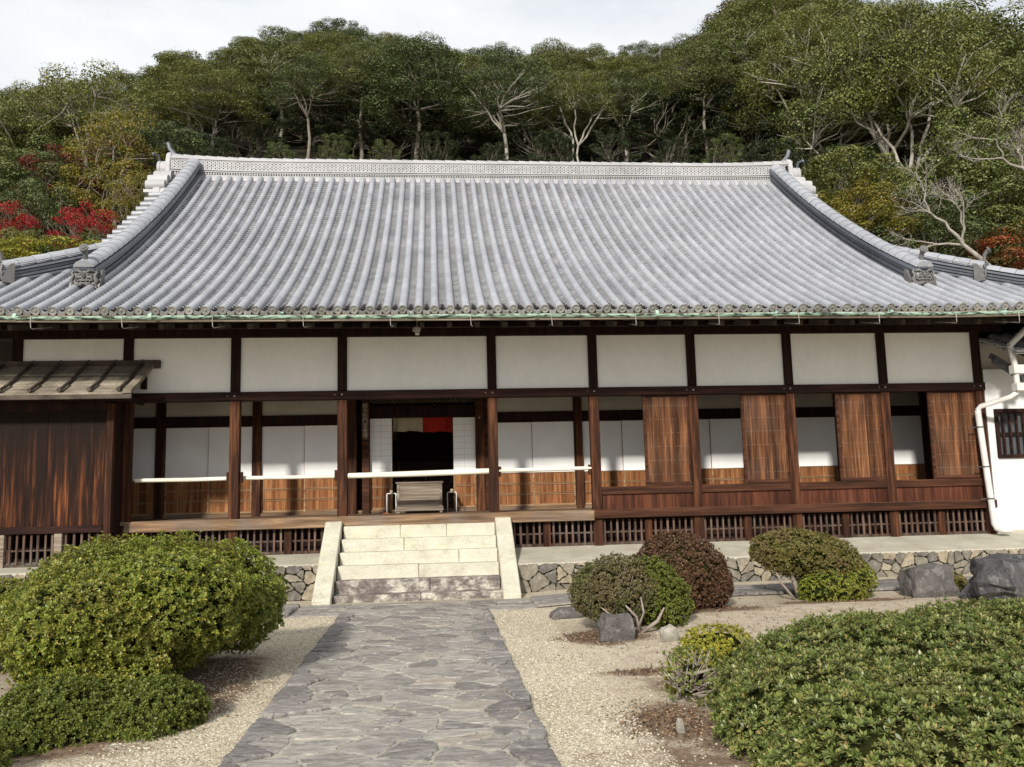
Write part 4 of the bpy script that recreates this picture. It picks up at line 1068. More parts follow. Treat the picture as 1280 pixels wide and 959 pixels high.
mb = MB(); mb.cbox(YP(1273, 462, PY-.38), (.13, .08, .08)); mb.build('box_joint', MT['pvc'], dp, bevel=.012)
mb = MB(); mb.cbox(YP(1276, 484, PY-.38), (.12, .08, .07)); mb.build('box_joint', MT['pvc'], dp, bevel=.012)
for f_ in (.15, .5, .78):
    mb = MB(); p = pp[7].lerp(bt, f_); mb.tube([p+Vector((0, 0, -.012)), p+Vector((0, 0, .012))], .061, 14); mb.box(p.x-.16, p.x-.04, p.y+.03, p.y+.045, p.z-.008, p.z+.008)
    mb.build('pipe_clip', MT['greymetal'], dp)

# ---------------- things on and around the veranda
bx = thing('offering_box', (-.24, 1.15, 1.262), 'weathered grey wooden offering box standing in front of the open doorway', 'offering box')
mb = MB(); X0_, X1_, Y0_, Y1_, Z0_, Z1_ = -.73, .10, .9, 1.4, 1.266, 1.84
for j in range(4): mb.box(X0_+.04, X1_-.04, Y0_+.0, Y0_+.025, Z0_+.13+j*.105, Z0_+.13+(j+1)*.105-.003)
mb.build('front_boards', MT['greywood'], bx)
mb = MB()
for x in (X0_, X1_-.05):
    for y in (Y0_-.015, Y1_-.05): mb.box(x, x+.05, y, y+.05, Z0_, Z1_-.03)
mb.box(X0_-.02, X1_+.02, Y0_-.03, Y0_+.02, Z0_+.04, Z0_+.125).box(X0_+.05, X1_-.05, Y0_-.012, Y0_+.03, Z1_-.075, Z1_-.03)
mb.build('frame', MT['greywood'], bx, bevel=.005)
mb = MB(); mb.box(X0_+.03, X0_+.05, Y0_+.04, Y1_-.05, Z0_+.1, Z1_-.03).box(X1_-.05, X1_-.03, Y0_+.04, Y1_-.05, Z0_+.1, Z1_-.03).box(X0_+.05, X1_-.05, Y1_-.04, Y1_-.02, Z0_+.1, Z1_-.03); mb.build('side_boards', MT['greywood'], bx)
mb = MB(); mb.box(X0_-.02, X1_+.02, Y0_-.03, Y0_+.06, Z1_-.03, Z1_).box(X0_-.02, X1_+.02, Y1_-.06, Y1_+.03, Z1_-.03, Z1_).box(X0_-.02, X0_+.06, Y0_+.06, Y1_-.06, Z1_-.03, Z1_).box(X1_-.06, X1_+.02, Y0_+.06, Y1_-.06, Z1_-.03, Z1_)
for j in range(7): mb.tube([(X0_+.1+j*.105, Y0_+.06, Z1_-.02), (X0_+.1+j*.105, Y1_-.06, Z1_-.02)], .014, 6)
mb.build('slatted_top', MT['greywood'], bx)
for x, lab in ((-.83, 'white tubular metal stand left of the offering box'), (.26, 'white tubular metal stand right of the offering box')):
    t = thing('metal_stand', (x, 1.5, 1.262), lab, 'stand', 'white metal stands beside the offering box')
    mb = MB()
    s_ = 1 if x < 0 else -1
    for yy in (1.32, 1.6):
        mb.tube([(x+s_*.06, yy, 1.265), (x+s_*.06, yy, 1.62), (x+s_*.05, yy, 1.635), (x-s_*.10, yy, 1.635), (x-s_*.11, yy, 1.62), (x-s_*.11, yy, 1.265)], .009, 8)
    mb.tube([(x+s_*.06, 1.32, 1.3), (x+s_*.06, 1.6, 1.3)], .012, 8); mb.build('frame', MT['metalwhite'], t, smooth=True)
    mb = MB(); mb.tube([(x-s_*.025, 1.26, 1.672), (x-s_*.025, 1.66, 1.672)], .028, 10); smooth_angle(mb.build('padded_top', MT['cream_cloth'], t))
# split curtain
def cloth(x0, x1, z0, z1, y, name, mat, label, cat):
    nu, nv = 34, 12; V = []
    for th in (0, .006):
        for j in range(nv+1):
            for i in range(nu+1):
                f_ = i/nu; g_ = j/nv
                drop = .012*math.sin(f_*7)+.005*math.sin(f_*19+1)+.02*f_
                V.append((x0+(x1-x0)*f_, y+th+.02*math.sin(f_*14+g_*2)*(.3+g_)+.012*math.sin(f_*31)*g_, z1-(z1-z0+drop)*g_))
    k = (nu+1)*(nv+1); F = []
    for s_ in (0, k):
        for j in range(nv):
            for i in range(nu): a = s_+j*(nu+1)+i; F.append((a, a+1, a+nu+2, a+nu+1))
    mb = MB(); mb.add(V, F); o = mb.build(name, mat, None, smooth=True, origin=((x0+x1)/2, y, z1)); return tag(o, label, cat, 'cloth valances in the doorway')
cloth(-.845, -.262, 2.86, 3.15, 1.97, 'cloth_valance', MT['cream_cloth'], 'cream cloth valance hanging at the upper left of the dark doorway', 'curtain')
cloth(-.258, .325, 2.84, 3.15, 1.985, 'cloth_valance', MT['red_cloth'], 'bright red cloth valance hanging at the upper right of the dark doorway', 'curtain')
# sign boards
def board(x0, x1, z0, z1, y, label, mat):
    t = thing('sign_board', ((x0+x1)/2, y, z0), label, 'sign')
    mb = MB(); mb.box(x0, x1, y-.03, y, z0, z1); mb.build('board', mat, t, bevel=.004); return t
MT['signwood'] = wood('sign_wood', (.05, .025, .016), (.1, .055, .035), (.18, .11, .075), isl=0)
sgn = board(-1.43, -1.30, 2.68, 3.40, 1.655, 'narrow vertical wooden name board with pale brushed characters left of the doorway', MT['signwood'])
def text(s, size, loc, parent, mat, name='lettering', spacing=1.0):
    cu = bpy.data.curves.new(name, 'FONT'); cu.body = s; cu.size = size; cu.align_x = 'CENTER'; cu.align_y = 'CENTER'; cu.extrude = .002; cu.space_line = spacing
    tmp = bpy.data.objects.new('tmp', cu); COL.objects.link(tmp)
    bpy.context.view_layer.update(); dg = bpy.context.evaluated_depsgraph_get()
    me = bpy.data.meshes.new_from_object(tmp.evaluated_get(dg)); bpy.data.objects.remove(tmp)
    me.name = name; me.materials.clear(); me.materials.append(mat)
    o = bpy.data.objects.new(name, me); COL.objects.link(o); o.parent = parent; o.rotation_euler = (R(90), 0, 0); o.location = Vector(loc)-wpos(parent); return o
text('\u524d\n\u4eca\n\u5f62\n\u9580\n\u81f3\n\u91d1\n\u9818', .098, (-1.365, 1.6225, 3.045), sgn, MT['brush'], spacing=.98)
s2 = board(.78, .93, 2.93, 3.46, 1.655, 'dark wooden plaque with one small pale stud right of the doorway', MT['rail'])
mb = MB(); mb.sphere((.85, 1.62, 3.07), (.014, .008, .014), 10, 6); mb.build('stud', MT['metalwhite'], s2)
# security lamp below the eaves
lp = thing('eave_lamp', (-.22, -1.1, 4.3), 'small white lamp hanging below the dark eaves above the doorway', 'lamp')
c_ = YP(521.5, 413.5, -1.1)
mb = MB(); mb.tube([c_+Vector((0, 0, .055)), c_+Vector((0, 0, .0)), c_+Vector((0, 0, -.045))], [.062, .055, .036], 14); mb.cbox(c_+Vector((-.045, 0, .02)), (.03, .04, .025)); smooth_angle(mb.build('shade', MT['hook'], lp))
mb = MB(); mb.tube([c_+Vector((0, 0, -.052)), c_+Vector((0, 0, -.068))], [.036, .034], 14); mb.build('lens', MT['metalwhite'], lp)
mb = MB(); mb.tube([c_+Vector((0, 0, .05)), c_+Vector((0, .02, .2))], .014, 8); mb.build('stem', MT['hook'], lp)
# altar inside
al = thing('altar', (-.3, 5.2, 1.2), 'dark stepped altar with small tarnished gold vessels inside the doorway', 'altar')
mb = MB()
for j in range(4): mb.box(-1.9, 1.4, 4.6+j*.4, 5.0+j*.4+(1.6-j*.4)*.0, 1.2, 1.55+j*.28)
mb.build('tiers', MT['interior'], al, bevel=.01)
for x, y, z, s_ in ((-1.25, 4.7, 1.55, 1), (.8, 4.7, 1.55, 1), (-.25, 5.1, 1.83, 1.2), (-.75, 5.1, 1.83, .8), (.35, 5.1, 1.83, .8), (-.9, 5.5, 2.11, 1), (.6, 5.5, 2.11, .9)):
    mb = MB(); mb.tube([(x, y+.1, z), (x, y+.1, z+.03*s_), (x, y+.1, z+.06*s_), (x, y+.1, z+.16*s_), (x, y+.1, z+.2*s_), (x, y+.1, z+.3*s_)], [.09*s_, .05*s_, .02*s_, .02*s_, .07*s_, .045*s_], 12)
    smooth_angle(mb.build('vessel', MT['gold'], al))
for i, (x, y, z) in enumerate(((-.95, 4.2, 3.0), (.62, 4.2, 3.05))):
    t = thing('hanging_lantern', (x, y, z), 'small gold lantern hanging in the dark hall, on the %s side of the doorway' % ('left', 'right')[i], 'lantern', 'gold lanterns hanging inside')
    mb = MB(); mb.tube([(x, y, z-.2), (x, y, z-.17), (x, y, z-.15), (x, y, z+.03), (x, y, z+.06), (x, y, z+.14)], [.05, .12, .09, .1, .16, .02], 6); mb.build('body', MT['gold'], t)
    mb = MB(); mb.tube([(x, y, z+.14), (x, y, 4.38)], .006, 6); mb.build('chain', MT['gold'], t)

# ---------------- rocks
def rock(name, cx, cy, rx, ry, h, mat, label, cat='rock', seed=0, top=.6, blocky=.55, group=None, cuts=5):
    bm = bmesh.new(); bmesh.ops.create_cube(bm, size=2); bmesh.ops.subdivide_edges(bm, edges=bm.edges[:], cuts=cuts, use_grid_fill=True)
    z0 = ground_z(cx, cy)
    for v in bm.verts:
        p = v.co.copy(); s_ = p.normalized()*1.25; p = p*blocky + s_*(1-blocky)
        n1 = mn.noise_vector(p*.9+Vector((seed*7.1, 3, seed)))*.32; n2 = mn.noise_vector(p*2.6+Vector((seed, 9, 1)))*.13
        cel = mn.cell_vector(p*1.7+Vector((seed, seed*.3, 0)))*.07
        p = p + n1 + n2 + cel
        t = (p.z+1)/2
        k = 1-(1-top)*max(0, t)
        v.co = Vector((p.x*rx*k, p.y*ry*k, (t)*h - .12*h))
    me = bpy.data.meshes.new(name); bm.to_mesh(me); bm.free(); me.materials.append(mat)
    o = bpy.data.objects.new(name, me); COL.objects.link(o); o.location = (cx, cy, z0)
    smooth_angle(o, 28); return tag(o, label, cat, group)
rock('garden_rock', 1.92, -5.62, .18, .16, .27, MT['rock_mid'], 'small brown grey boulder at the foot of the dry twiggy shrub', seed=21, top=.85, blocky=.75)
rock('garden_rock', 6.68, -3.62, .31, .24, .44, MT['rock_mid'], 'flat topped grey block of rock between the olive shrub and the big dark rock', seed=2, top=.85, blocky=.8)
rock('garden_rock', 7.55, -4.6, .74, .46, .56, MT['rock'], 'large dark slaty rock at the right edge behind the clipped hedge', seed=12, top=.93, blocky=.8, cuts=8)
rock('stepping_stone', 1.66, -3.95, .26, .18, .13, MT['rock_mid'], 'low flat grey stone beside the gravel left of the dry shrub', 'stone', seed=4)
rock('garden_rock', 2.42, -5.95, .09, .055, .17, MT['rock_pale'], 'small ragged pale stone alone on the bare soil', seed=5, top=.9, blocky=.3, cuts=7)
rock('garden_rock', 1.60, -9.2, .032, .03, .09, MT['rock_pale'], 'small whitish stone at the left foot of the front hedge', seed=6, top=.6)
rock('garden_rock', -4.25, -5.7, .3, .24, .28, MT['rock_pale'], 'pale rounded stone at the left edge beneath the low shrub', seed=8)
mb = MB(); mb.tube([(-4.05, -8.1, .0), (-4.04, -8.1, .22)], .018, 8); tag(mb.build('garden_peg', MT['pole'], None, smooth=True, origin=(-4.05, -8.1, 0)), 'short pale wooden peg in the soil left of the big azalea', 'peg')
mb = MB(); mb.tube([(4.55, -.2, .64), (4.68, -.35, .66), (4.62, -.3, .72)], [.012, .008, .004], 6); tag(mb.build('broken_twig', MT['metalwhite'], None, origin=(4.6, -.3, .64)), 'tiny white scrap lying on the ledge below the fifth post', 'scrap')
mb = MB(); mb.tube([(-.95, .35, 1.275), (-.9, .38, 1.28), (-.84, .36, 1.275)], [.02, .03, .01], 6); tag(mb.build('fallen_leaf', MT['maple_orange'], None, origin=(-.9, .35, 1.27)), 'rusty red dead leaves lying on the veranda floor left of the offering box', 'leaf litter')

# ---------------- clipped shrubs
def lump(p, f, a, seed): return a*mn.noise(Vector((p[0]*f+seed, p[1]*f, p[2]*f)))
def shrub(name, lobes, n_, size, mat, label, cat='shrub', seed=0, aspect=.42, depth=.12, lf=2.2, la=.16, top_mat=None, core=.84, stems=None, jitter=.7, twig=0, hf=7, ha=.09, tuft=9):
    rng = np.random.default_rng(seed+50)
    cx = sum(l[0] for l in lobes)/len(lobes); cy = sum(l[1] for l in lobes)/len(lobes)
    t = thing(name, (cx, cy, ground_z(cx, cy)), label, cat)
    area = [l[3]*l[4]+l[4]*l[5]+l[3]*l[5] for l in lobes]; tot = sum(area)
    C = []; Nn = []
    for l, ar in zip(lobes, area):
        k = max(20, int(n_*ar/tot*1.3/tuft)); D = rng.normal(0, 1, (k, 3)); D /= np.linalg.norm(D, axis=1, keepdims=True)
        c = np.array(l[:3]); r = np.array(l[3:6])
        f1 = np.array([1+lump(c+d*r, lf, la, seed)+lump(c+d*r, hf, ha, seed+5)+lump(c+d*r, hf*2.4, ha*.6, seed+9) for d in D])
        sh_ = 1-np.abs(rng.exponential(depth*.5, k)) + rng.exponential(.014, k)
        P = c + D*r*(f1*sh_)[:, None]; N = D/r; N /= np.linalg.norm(N, axis=1, keepdims=True)
        keep = P[:, 2] > .0
        for l2 in lobes:
            if l2 is l: continue
            q = ((P-np.array(l2[:3]))/np.array(l2[3:6])); keep &= (q**2).sum(1) > .72
        P = P[keep]; N = N[keep]; k = len(P)
        C.append(P); Nn.append(N + rng.normal(0, .42, (k, 3)))
    C = np.concatenate(C); Nn = np.concatenate(Nn); Nn[:, 2] += .45
    V, F = rosettes(C, Nn, size*1.15, tuft, aspect, rng)
    raw_mesh('foliage', V, F, mat, t)
    mb = MB()
    for l in lobes:
        b_ = MB(); b_.sphere((0, 0, 0), 1, 26, 18)
        vv = []
        for p in b_.v:
            w = np.array(l[:3]) + np.array(p)*np.array(l[3:6]); f_ = (1+lump(w, lf, la, seed)+lump(w, hf, ha, seed+5))*core
            q = np.array(l[:3]) + np.array(p)*np.array(l[3:6])*f_; vv.append((q[0], q[1], max(q[2], .01)))
        mb.add(vv, b_.f)
    if core > .01: mb.build('inner_core', MT['core_dark'], t, smooth=True)  # solid dark core added so the foliage is not see-through
    if stems:
        for s_ in stems:
            mb = MB(); mb.tube(s_[0], s_[1], 8); mb.build('stem', MT['twig'], t, smooth=True)
    if twig:
        mb = MB()
        for _ in range(twig):
            l = random.choice(lobes); d = Vector((random.gauss(0, 1), random.gauss(-.6, 1), random.gauss(.2, .6))).normalized()
            p1 = Vector(l[:3])+Vector((d.x*l[3], d.y*l[4], d.z*l[5]))*random.uniform(.9, 1.08); p0 = Vector((cx+random.uniform(-.15, .15), cy, .02)).lerp(p1, .35)
            md = p0.lerp(p1, .5)+Vector((random.uniform(-.05, .05), random.uniform(-.05, .05), random.uniform(0, .06)))
            mb.tube([p0, md, p1], [.007, .005, .003], 5)
        mb.build('twigs', MT['twig'], t)
    return t
azl = [(-2.75, -6.85, .68, .97, 1.15, .60), (-2.15, -6.15, .62, .62, .75, .50), (-2.8, -7.75, .66, .58, .72, .42), (-2.35, -7.3, .74, .72, .8, .48), (-3.3, -7.0, .58, .46, .8, .38), (-2.72, -7.8, .40, .55, .5, .34), (-2.6, -7.95, .22, .5, .4, .24)]
shrub('clipped_azalea', azl, 300000, .028, MT['leaf_azalea'], 'big yellow green clipped azalea mound left of the path', seed=1, la=.2, ha=.15, lf=1.7, core=.80, depth=.16, stems=[([(-2.5, -7.1, 0), (-2.4, -7.0, .5)], [.05, .04]), ([(-2.7, -7.3, 0), (-2.9, -7.3, .5)], [.05, .03])])
shrub('azalea_skirt', [(-2.66, -8.45, .08, .5, .45, .30), (-2.12, -8.38, .06, .40, .4, .26), (-2.8, -8.8, .04, .28, .3, .19)], 60000, .025, MT['leaf_green'], 'low fresh green azalea growing at the foot of the big clipped mound', seed=2)
shrub('low_shrub', [(-4.5, -6.4, .56, .95, .6, .36)], 42000, .026, MT['leaf_azalea'], 'low spreading shrub at the left edge beyond the big azalea', seed=3, stems=[([(-4.1, -6.4, 0), (-4.15, -6.4, .5)], [.03, .02]), ([(-4.6, -6.3, 0), (-4.5, -6.4, .5)], [.04, .02])])
shrub('low_shrub', [(-2.95, -9.5, .05, .38, .3, .22)], 14000, .024, MT['leaf_green'], 'tiny green shrub cut off by the lower left corner', seed=4)
shrub('moss_cushion', [(-3.75, -7.95, .0, .35, .4, .12)], 12000, .014, MT['leaf_green'], 'low mossy green cushion on the soil at the left edge', 'moss', seed=5)
shrub('bronze_shrub', [(3.08, -4.05, .52, .60, .58, .52), (3.35, -4.0, .36, .42, .5, .36)], 66000, .026, MT['leaf_brown'], 'round dome shrub with dark bronze brown leaves behind the dry shrub', seed=6, la=.06, ha=.05, core=.9)
dry = shrub('dry_shrub', [(2.12, -5.05, .50, .56, .46, .34), (1.85, -5.1, .42, .34, .4, .27)], 40000, .026, MT['leaf_dry'], 'half bare twiggy brown shrub behind the small boulder', seed=7, la=.12, ha=.1, core=.7, twig=70, depth=.25,
      stems=[([(2.25, -5.35, .0), (2.2, -5.42, .2), (2.05, -5.45, .36)], [.022, .016, .008]), ([(2.25, -5.35, .0), (2.42, -5.5, .16), (2.5, -5.5, .3)], [.024, .02, .008]), ([(2.2, -5.35, 0), (2.28, -5.45, .25), (2.24, -5.5, .42)], [.018, .012, .006]), ([(2.15, -5.35, .02), (1.95, -5.45, .2), (1.8, -5.5, .32)], [.018, .012, .006])])
shrub('green_shrub', [(2.58, -5.0, .32, .34, .42, .32), (2.45, -5.1, .55, .28, .3, .24)], 20000, .025, MT['leaf_green'], 'green leafy shrub growing into the right side of the dry shrub', seed=8, la=.2, ha=.16)
shrub('olive_shrub', [(4.98, -3.35, .70, .56, .5, .30), (5.35, -3.3, .55, .52, .5, .34), (4.7, -3.35, .74, .32, .4, .22)], 46000, .026, MT['leaf_bush3'], 'olive and russet cloud pruned shrub in front of the stone ledge', seed=9, la=.16, ha=.12,
      stems=[([(4.95, -3.45, 0), (4.85, -3.45, .4), (4.7, -3.4, .65)], [.035, .03, .02]), ([(5.1, -3.45, 0), (5.15, -3.45, .5)], [.035, .025]), ([(4.9, -3.5, 0), (4.65, -3.55, .3), (4.6, -3.4, .55)], [.02, .016, .012])])
shrub('green_shrub', [(5.3, -3.6, .2, .46, .4, .26), (5.65, -3.45, .32, .34, .38, .3)], 18000, .026, MT['leaf_azalea'], 'low green cushion shrub under the olive and russet shrub', seed=10)
hedge = [(3.35, -9.0, .12, 1.35, 1.2, .52), (4.8, -8.5, .12, 1.6, 1.3, .50), (2.5, -9.6, .06, .72, .85, .46), (3.4, -10.2, .12, 1.3, .85, .46), (2.65, -10.5, .08, .95, .8, .42)]
shrub('clipped_hedge', hedge, 360000, .035, MT['leaf_hedge'], 'wide dark green clipped azalea hedge filling the lower right corner', 'hedge', seed=11, la=.08, ha=.10, core=.88, aspect=.34, depth=.12, tuft=10)
shrub('yellow_shrub', [(2.5, -7.3, .17, .32, .28, .2), (2.2, -7.7, .12, .24, .24, .15), (2.0, -8.05, .08, .18, .2, .12)], 12000, .026, MT['leaf_yellow'], 'small yellowish shrub behind the left end of the front hedge', seed=12, la=.2, core=.7)
shrub('scraggy_shrub', [(1.95, -8.35, .2, .26, .3, .2)], 1500, .026, MT['leaf_hedge'], 'thin scraggy shrub with bare twigs at the left tip of the front hedge', seed=13, core=.3, twig=60, depth=.5)
shrub('small_weed', [(7.25, -3.35, .14, .16, .16, .2)], 1500, .035, MT['leaf_bush3'], 'small brown tuft between the flat grey rock and the big dark rock', 'plant', seed=14)

# ---------------- forest
def branchy(mb, p0, p1, r0, r1, wob=.08, n_=5, seg=7):
    pts = []; L_ = (p1-p0).length
    for i in range(n_):
        t = i/(n_-1); p = p0.lerp(p1, t)
        if 0 < i < n_-1: p = p + Vector((random.uniform(-1, 1), random.uniform(-1, 1), random.uniform(-.4, .4)))*wob*L_
        pts.append(p)
    mb.tube(pts, [r0+(r1-r0)*i/(n_-1) for i in range(n_)], seg, cap=False); return pts
def tree_mesh(seed, H=10, fork=.42, rw=.36, nclump=22, low=.5, leaf=.24, dens=420, multi=1, lean=0):
    random.seed(seed); rng = np.random.default_rng(seed); mb = MB(); C = []; Nn = []
    bases = [Vector((0, 0, 0))] if multi == 1 else [Vector((random.uniform(-.3, .3), random.uniform(-.2, .2), 0)) for _ in range(multi)]
    cl = []; tries = 0; rc_ = 1.0
    while len(cl) < nclump and tries < 6000:
        tries += 1; a = random.uniform(0, 2*PI); q = math.sqrt(random.random())
        ztop = .93*(1-q**2.4)**.5 if q < .999 else 0; zz = low + (.93-low)*((1-q**2.4)**.5)*random.choice([1, 1, 1, .75, .5, .3]) + random.uniform(-.05, .03)
        rr = rw*H*q; r_ = H*random.choice([.05, .065, .08, .095])
        p = Vector((math.cos(a)*rr*random.uniform(.9, 1.1)+lean*H*.5, math.sin(a)*rr, H*zz))
        if all((p-o).length > (r_+ro)*.98*rc_ for o, ro in cl): cl.append((p, r_))
        if tries % 800 == 0: rc_ *= .85
    clr = cl; cl = [p for p, _ in cl]
    tops = []
    for b_ in bases:
        ftop = Vector((b_.x*1.5+lean*H*.25+random.uniform(-.2, .2), b_.y*1.5, H*fork*random.uniform(.85, 1.1)))
        pts = branchy(mb, b_-Vector((0, 0, .6)), ftop, .0165*H/math.sqrt(multi), .0105*H/math.sqrt(multi), .025, 6, 9); tops.append(ftop)
    mains = []
    for k in range(5 if multi == 1 else 3*multi):
        f_ = tops[k % len(tops)]; c = random.choice(cl); tgt = f_.lerp(c, random.uniform(.5, .75)); tgt.z = max(tgt.z, f_.z+.1*H)
        p = branchy(mb, f_, tgt, 0.0085*H, .0048*H, .05, 5, 6); mains.append(p)
    for c, r in clr:
        best = min((q for p in mains for q in p[1:]), key=lambda q: (q-c).length + (2 if q.z > c.z else 0))
        branchy(mb, best, c-Vector((0, 0, .25)), .0048*H, .0018*H, .1, 4, 5)
        for _ in range(2):
            branchy(mb, best.lerp(c, .6), c+Vector((random.uniform(-.9, .9), random.uniform(-.9, .9), random.uniform(0, .3)))*1.0, .002*H, .0008*H, .12, 3, 4)
        k = int(dens*(r/(.11*H))**2)
        D = rng.normal(0, 1, (k, 3)); D[:, 2] = D[:, 2]*.8+.5; D /= np.linalg.norm(D, axis=1, keepdims=True)
        rad = np.array([1+.35*mn.noise(Vector(d*1.9)+c) + .3*mn.noise(Vector(d*4.5)+c) for d in D])*(1-rng.exponential(.12, k)+rng.exponential(.05, k))
        P = np.array(c) + D*np.array([r*1.2, r*1.2, r*.62])*rad[:, None]
        C.append(P); N_ = D.copy(); N_[:, 2] += .85; Nn.append(N_)
    V, F = leaves(np.concatenate(C), np.concatenate(Nn), leaf*rng.uniform(.65, 1.25, sum(len(c) for c in C)), .5, .38, rng=rng)
    return mb, V, F
PROTO = []
def add_proto(**k):
    mb, V, F = tree_mesh(**k); i = len(PROTO)
    tr = mb.build('trunk', MT['bark'], None, smooth=True); cr_ = raw_mesh('crown', V, F, MT['tree_green'])
    PROTO.append((tr.data, cr_.data)); bpy.data.objects.remove(tr); bpy.data.objects.remove(cr_)
for s_ in range(7): add_proto(seed=20+s_, fork=[.4, .5, .36, .46, .55, .42, .5][s_], rw=[.34, .3, .4, .36, .32, .42, .28][s_], nclump=[62, 54, 70, 60, 56, 74, 50][s_], low=[.42, .5, .36, .4, .5, .4, .45][s_], multi=[1, 1, 2, 1, 1, 2, 1][s_], lean=[0, .1, 0, -.08, .05, 0, -.05][s_], leaf=.095, dens=2000)
add_proto(seed=40, fork=.22, rw=.40, nclump=76, low=.2, leaf=.12, dens=1400)     # 7 bushy to the ground
add_proto(seed=41, fork=.12, rw=.5, nclump=56, low=.06, leaf=.15, dens=900)     # 8 undergrowth mound
add_proto(seed=42, fork=.45, rw=.36, nclump=34, low=.55, leaf=.11, dens=620)     # 9 airy tall pale tree
add_proto(seed=43, fork=.3, rw=.44, nclump=44, low=.3, leaf=.13, dens=560, multi=2)      # 10 maple
add_proto(seed=44, fork=.5, rw=.30, nclump=44, low=.26, leaf=.11, dens=900)      # 11 tall narrow thin
add_proto(seed=45, fork=.5, rw=.30, nclump=60, low=.58, leaf=.08, dens=1900)      # 12 tall, high crown
add_proto(seed=46, fork=.42, rw=.30, nclump=60, low=.60, leaf=.08, dens=1900, multi=2)  # 13 tall, twin trunks
random.seed(99)
def tree(x, y, H, pi, leafm, barkm, label, group='trees on the wooded hill', name='tree', rz=None, cat='tree', sx=1.0):
    z = hill_z(x, y); t = thing(name, (x, y, z), label, cat, group); s_ = H/10.0
    t.rotation_euler = (0, 0, random.uniform(0, 2*PI) if rz is None else rz); t.scale = (s_*sx, s_*sx, s_)
    for nm, me, m_ in (('trunk', PROTO[pi][0], barkm), ('crown', PROTO[pi][1], leafm)):
        o = bpy.data.objects.new(nm, me); COL.objects.link(o); o.parent = t
        o.material_slots[0].link = 'OBJECT'; o.material_slots[0].material = MT[m_]
    return t
def at_px(px, py, ydep):
    """ground position and height for a tree whose top shows at (px, py), standing at depth ydep"""
    d = _f*1065 + _r2*(px-640) + _u2*(479.5-py); t = (ydep-CAMP.y)/d.y; p = CAMP + d*t; return p.x, p.z
SPOTS = ['at the far left', 'behind the red maples', 'left of the roof ridge', 'over the left ridge end', 'over the third panel', 'over the doorway', 'over the ridge middle', 'over the seventh post', 'over the eighth post', 'over the right ridge end', 'right of the roof ridge', 'at the far right']
ROWN = ['front row', 'second row', 'third row', 'fourth row', 'fifth row', 'skyline row']
DESC = {'tree_green': 'mid green evergreen', 'tree_olive': 'olive green evergreen', 'tree_dark': 'dark green evergreen', 'tree_blue': 'cool green evergreen', 'tree_rust': 'rust tinged tree'}
used = {}
EXTRA = ['', ', taller', ', lowest', ', leaning', ', narrowest', ', half hidden']
def uniq(s_):
    k = used.get(s_, 0); used[s_] = k+1; return s_ + EXTRA[min(k, 5)]
rows_ = [(40, 4.4, 0, 0), (45.5, 4.2, 1, 2.6), (51, 4.5, 2, 1.0), (58, 4.9, 3, 3.5), (66, 5.2, 4, .5), (76, 5.6, 5, 2)]
for (yd, sp_, ri, off) in rows_:
    dist = yd+15
    x = -.56*dist+off
    while x < .68*dist:
        xx = x+random.uniform(-.25, .25)*sp_; yy = yd+random.uniform(-2.3, 2.3); dd = yy+15.02; a = xx/dd
        if a > .36 and ri == 0: yy -= 6*sstep(.36, .5, a)
        if a < -.28 and ri == 0: yy -= 7*sstep(.28, .42, -a)
        dd = yy+15.02; a = xx/dd
        E_ = lerp_tab(ETAB, a); ztop = 1.62+E_*dd*(random.uniform(.965, 1.005) if ri > 3 else random.uniform(.90, .98)); H = min(ztop-hill_z(xx, yy), random.uniform(9.5, 12.5) + 5*sstep(.3, .45, a))
        H = max(H, 5.0)
        w = random.random(); n1 = mn.noise(Vector((xx*.06, yy*.06, 2)))
        lm = 'tree_dark' if w < .2 else 'tree_blue' if w < .28 else 'tree_green' if w < .72 else 'tree_olive'
        if a > .36 and random.random() < .16: lm = 'tree_rust'
        if .0 < a < .1 and random.random() < .15: lm = 'tree_rust'
        pi = random.choice([12, 13, 12, 1, 4] if H > 13.2 else [12, 13, 1, 4, 3, 6] if ri == 0 else [0, 1, 2, 3, 4, 5, 6, 7] if ri < 3 else [0, 2, 3, 5, 7])
        sp = min(11, max(0, int((a+.53)/1.13*12)))
        tree(xx, yy, H, pi, lm, random.choice(['bark', 'bark_pale']), uniq('%s in the %s of trees %s' % (DESC[lm], ROWN[ri], SPOTS[sp])), sx=random.uniform(1.0, 1.3))
        if ri < 5 and random.random() < .85:
            xb = xx+random.uniform(.35, .65)*sp_; yb = yy+random.uniform(-1, 2.5); ab = xb/(yb+15.02); sb = min(11, max(0, int((ab+.53)/1.13*12)))
            tree(xb, yb, random.uniform(3.5, 6.5), 8, 'under_shade', 'bark', uniq('dark bush in the %s of trees %s' % (ROWN[ri], SPOTS[sb])), 'undergrowth bushes in the wood', 'bush', cat='bush', sx=random.uniform(1, 1.4))
        x += sp_
# named trees that stand out
def tpx(px, py, yd, pi, lm, bm_, label, name='tree', group=None, sx=1.0, hmin=2):
    x, zt = at_px(px, py, yd); H = max(hmin, zt-hill_z(x, yd)); return tree(x, yd, H, pi, lm, bm_, label, group, name, sx=sx)
tpx(112, 72, 33, 9, 'tree_olive', 'bark', 'tall airy pale trunked tree rising above the left maples', sx=.8)
tpx(80, 100, 36, 0, 'tree_olive', 'bark', 'round olive tree just left of the airy pale tree', sx=.9)
tpx(15, 120, 34, 5, 'tree_green', 'bark', 'broad green tree filling the upper left edge', sx=.9)
tpx(150, 128, 27, 11, 'tree_gold', 'bark', 'slender yellow green tree left of the gable', sx=.85)
tpx(172, 215, 24, 10, 'tree_gold', 'bark', 'low golden leaved tree touching the left roof verge', sx=.8)
tpx(112, 250, 22.5, 10, 'maple_red', 'bark', 'bright red maple left of the gable', 'maple', 'red maples', sx=.75)
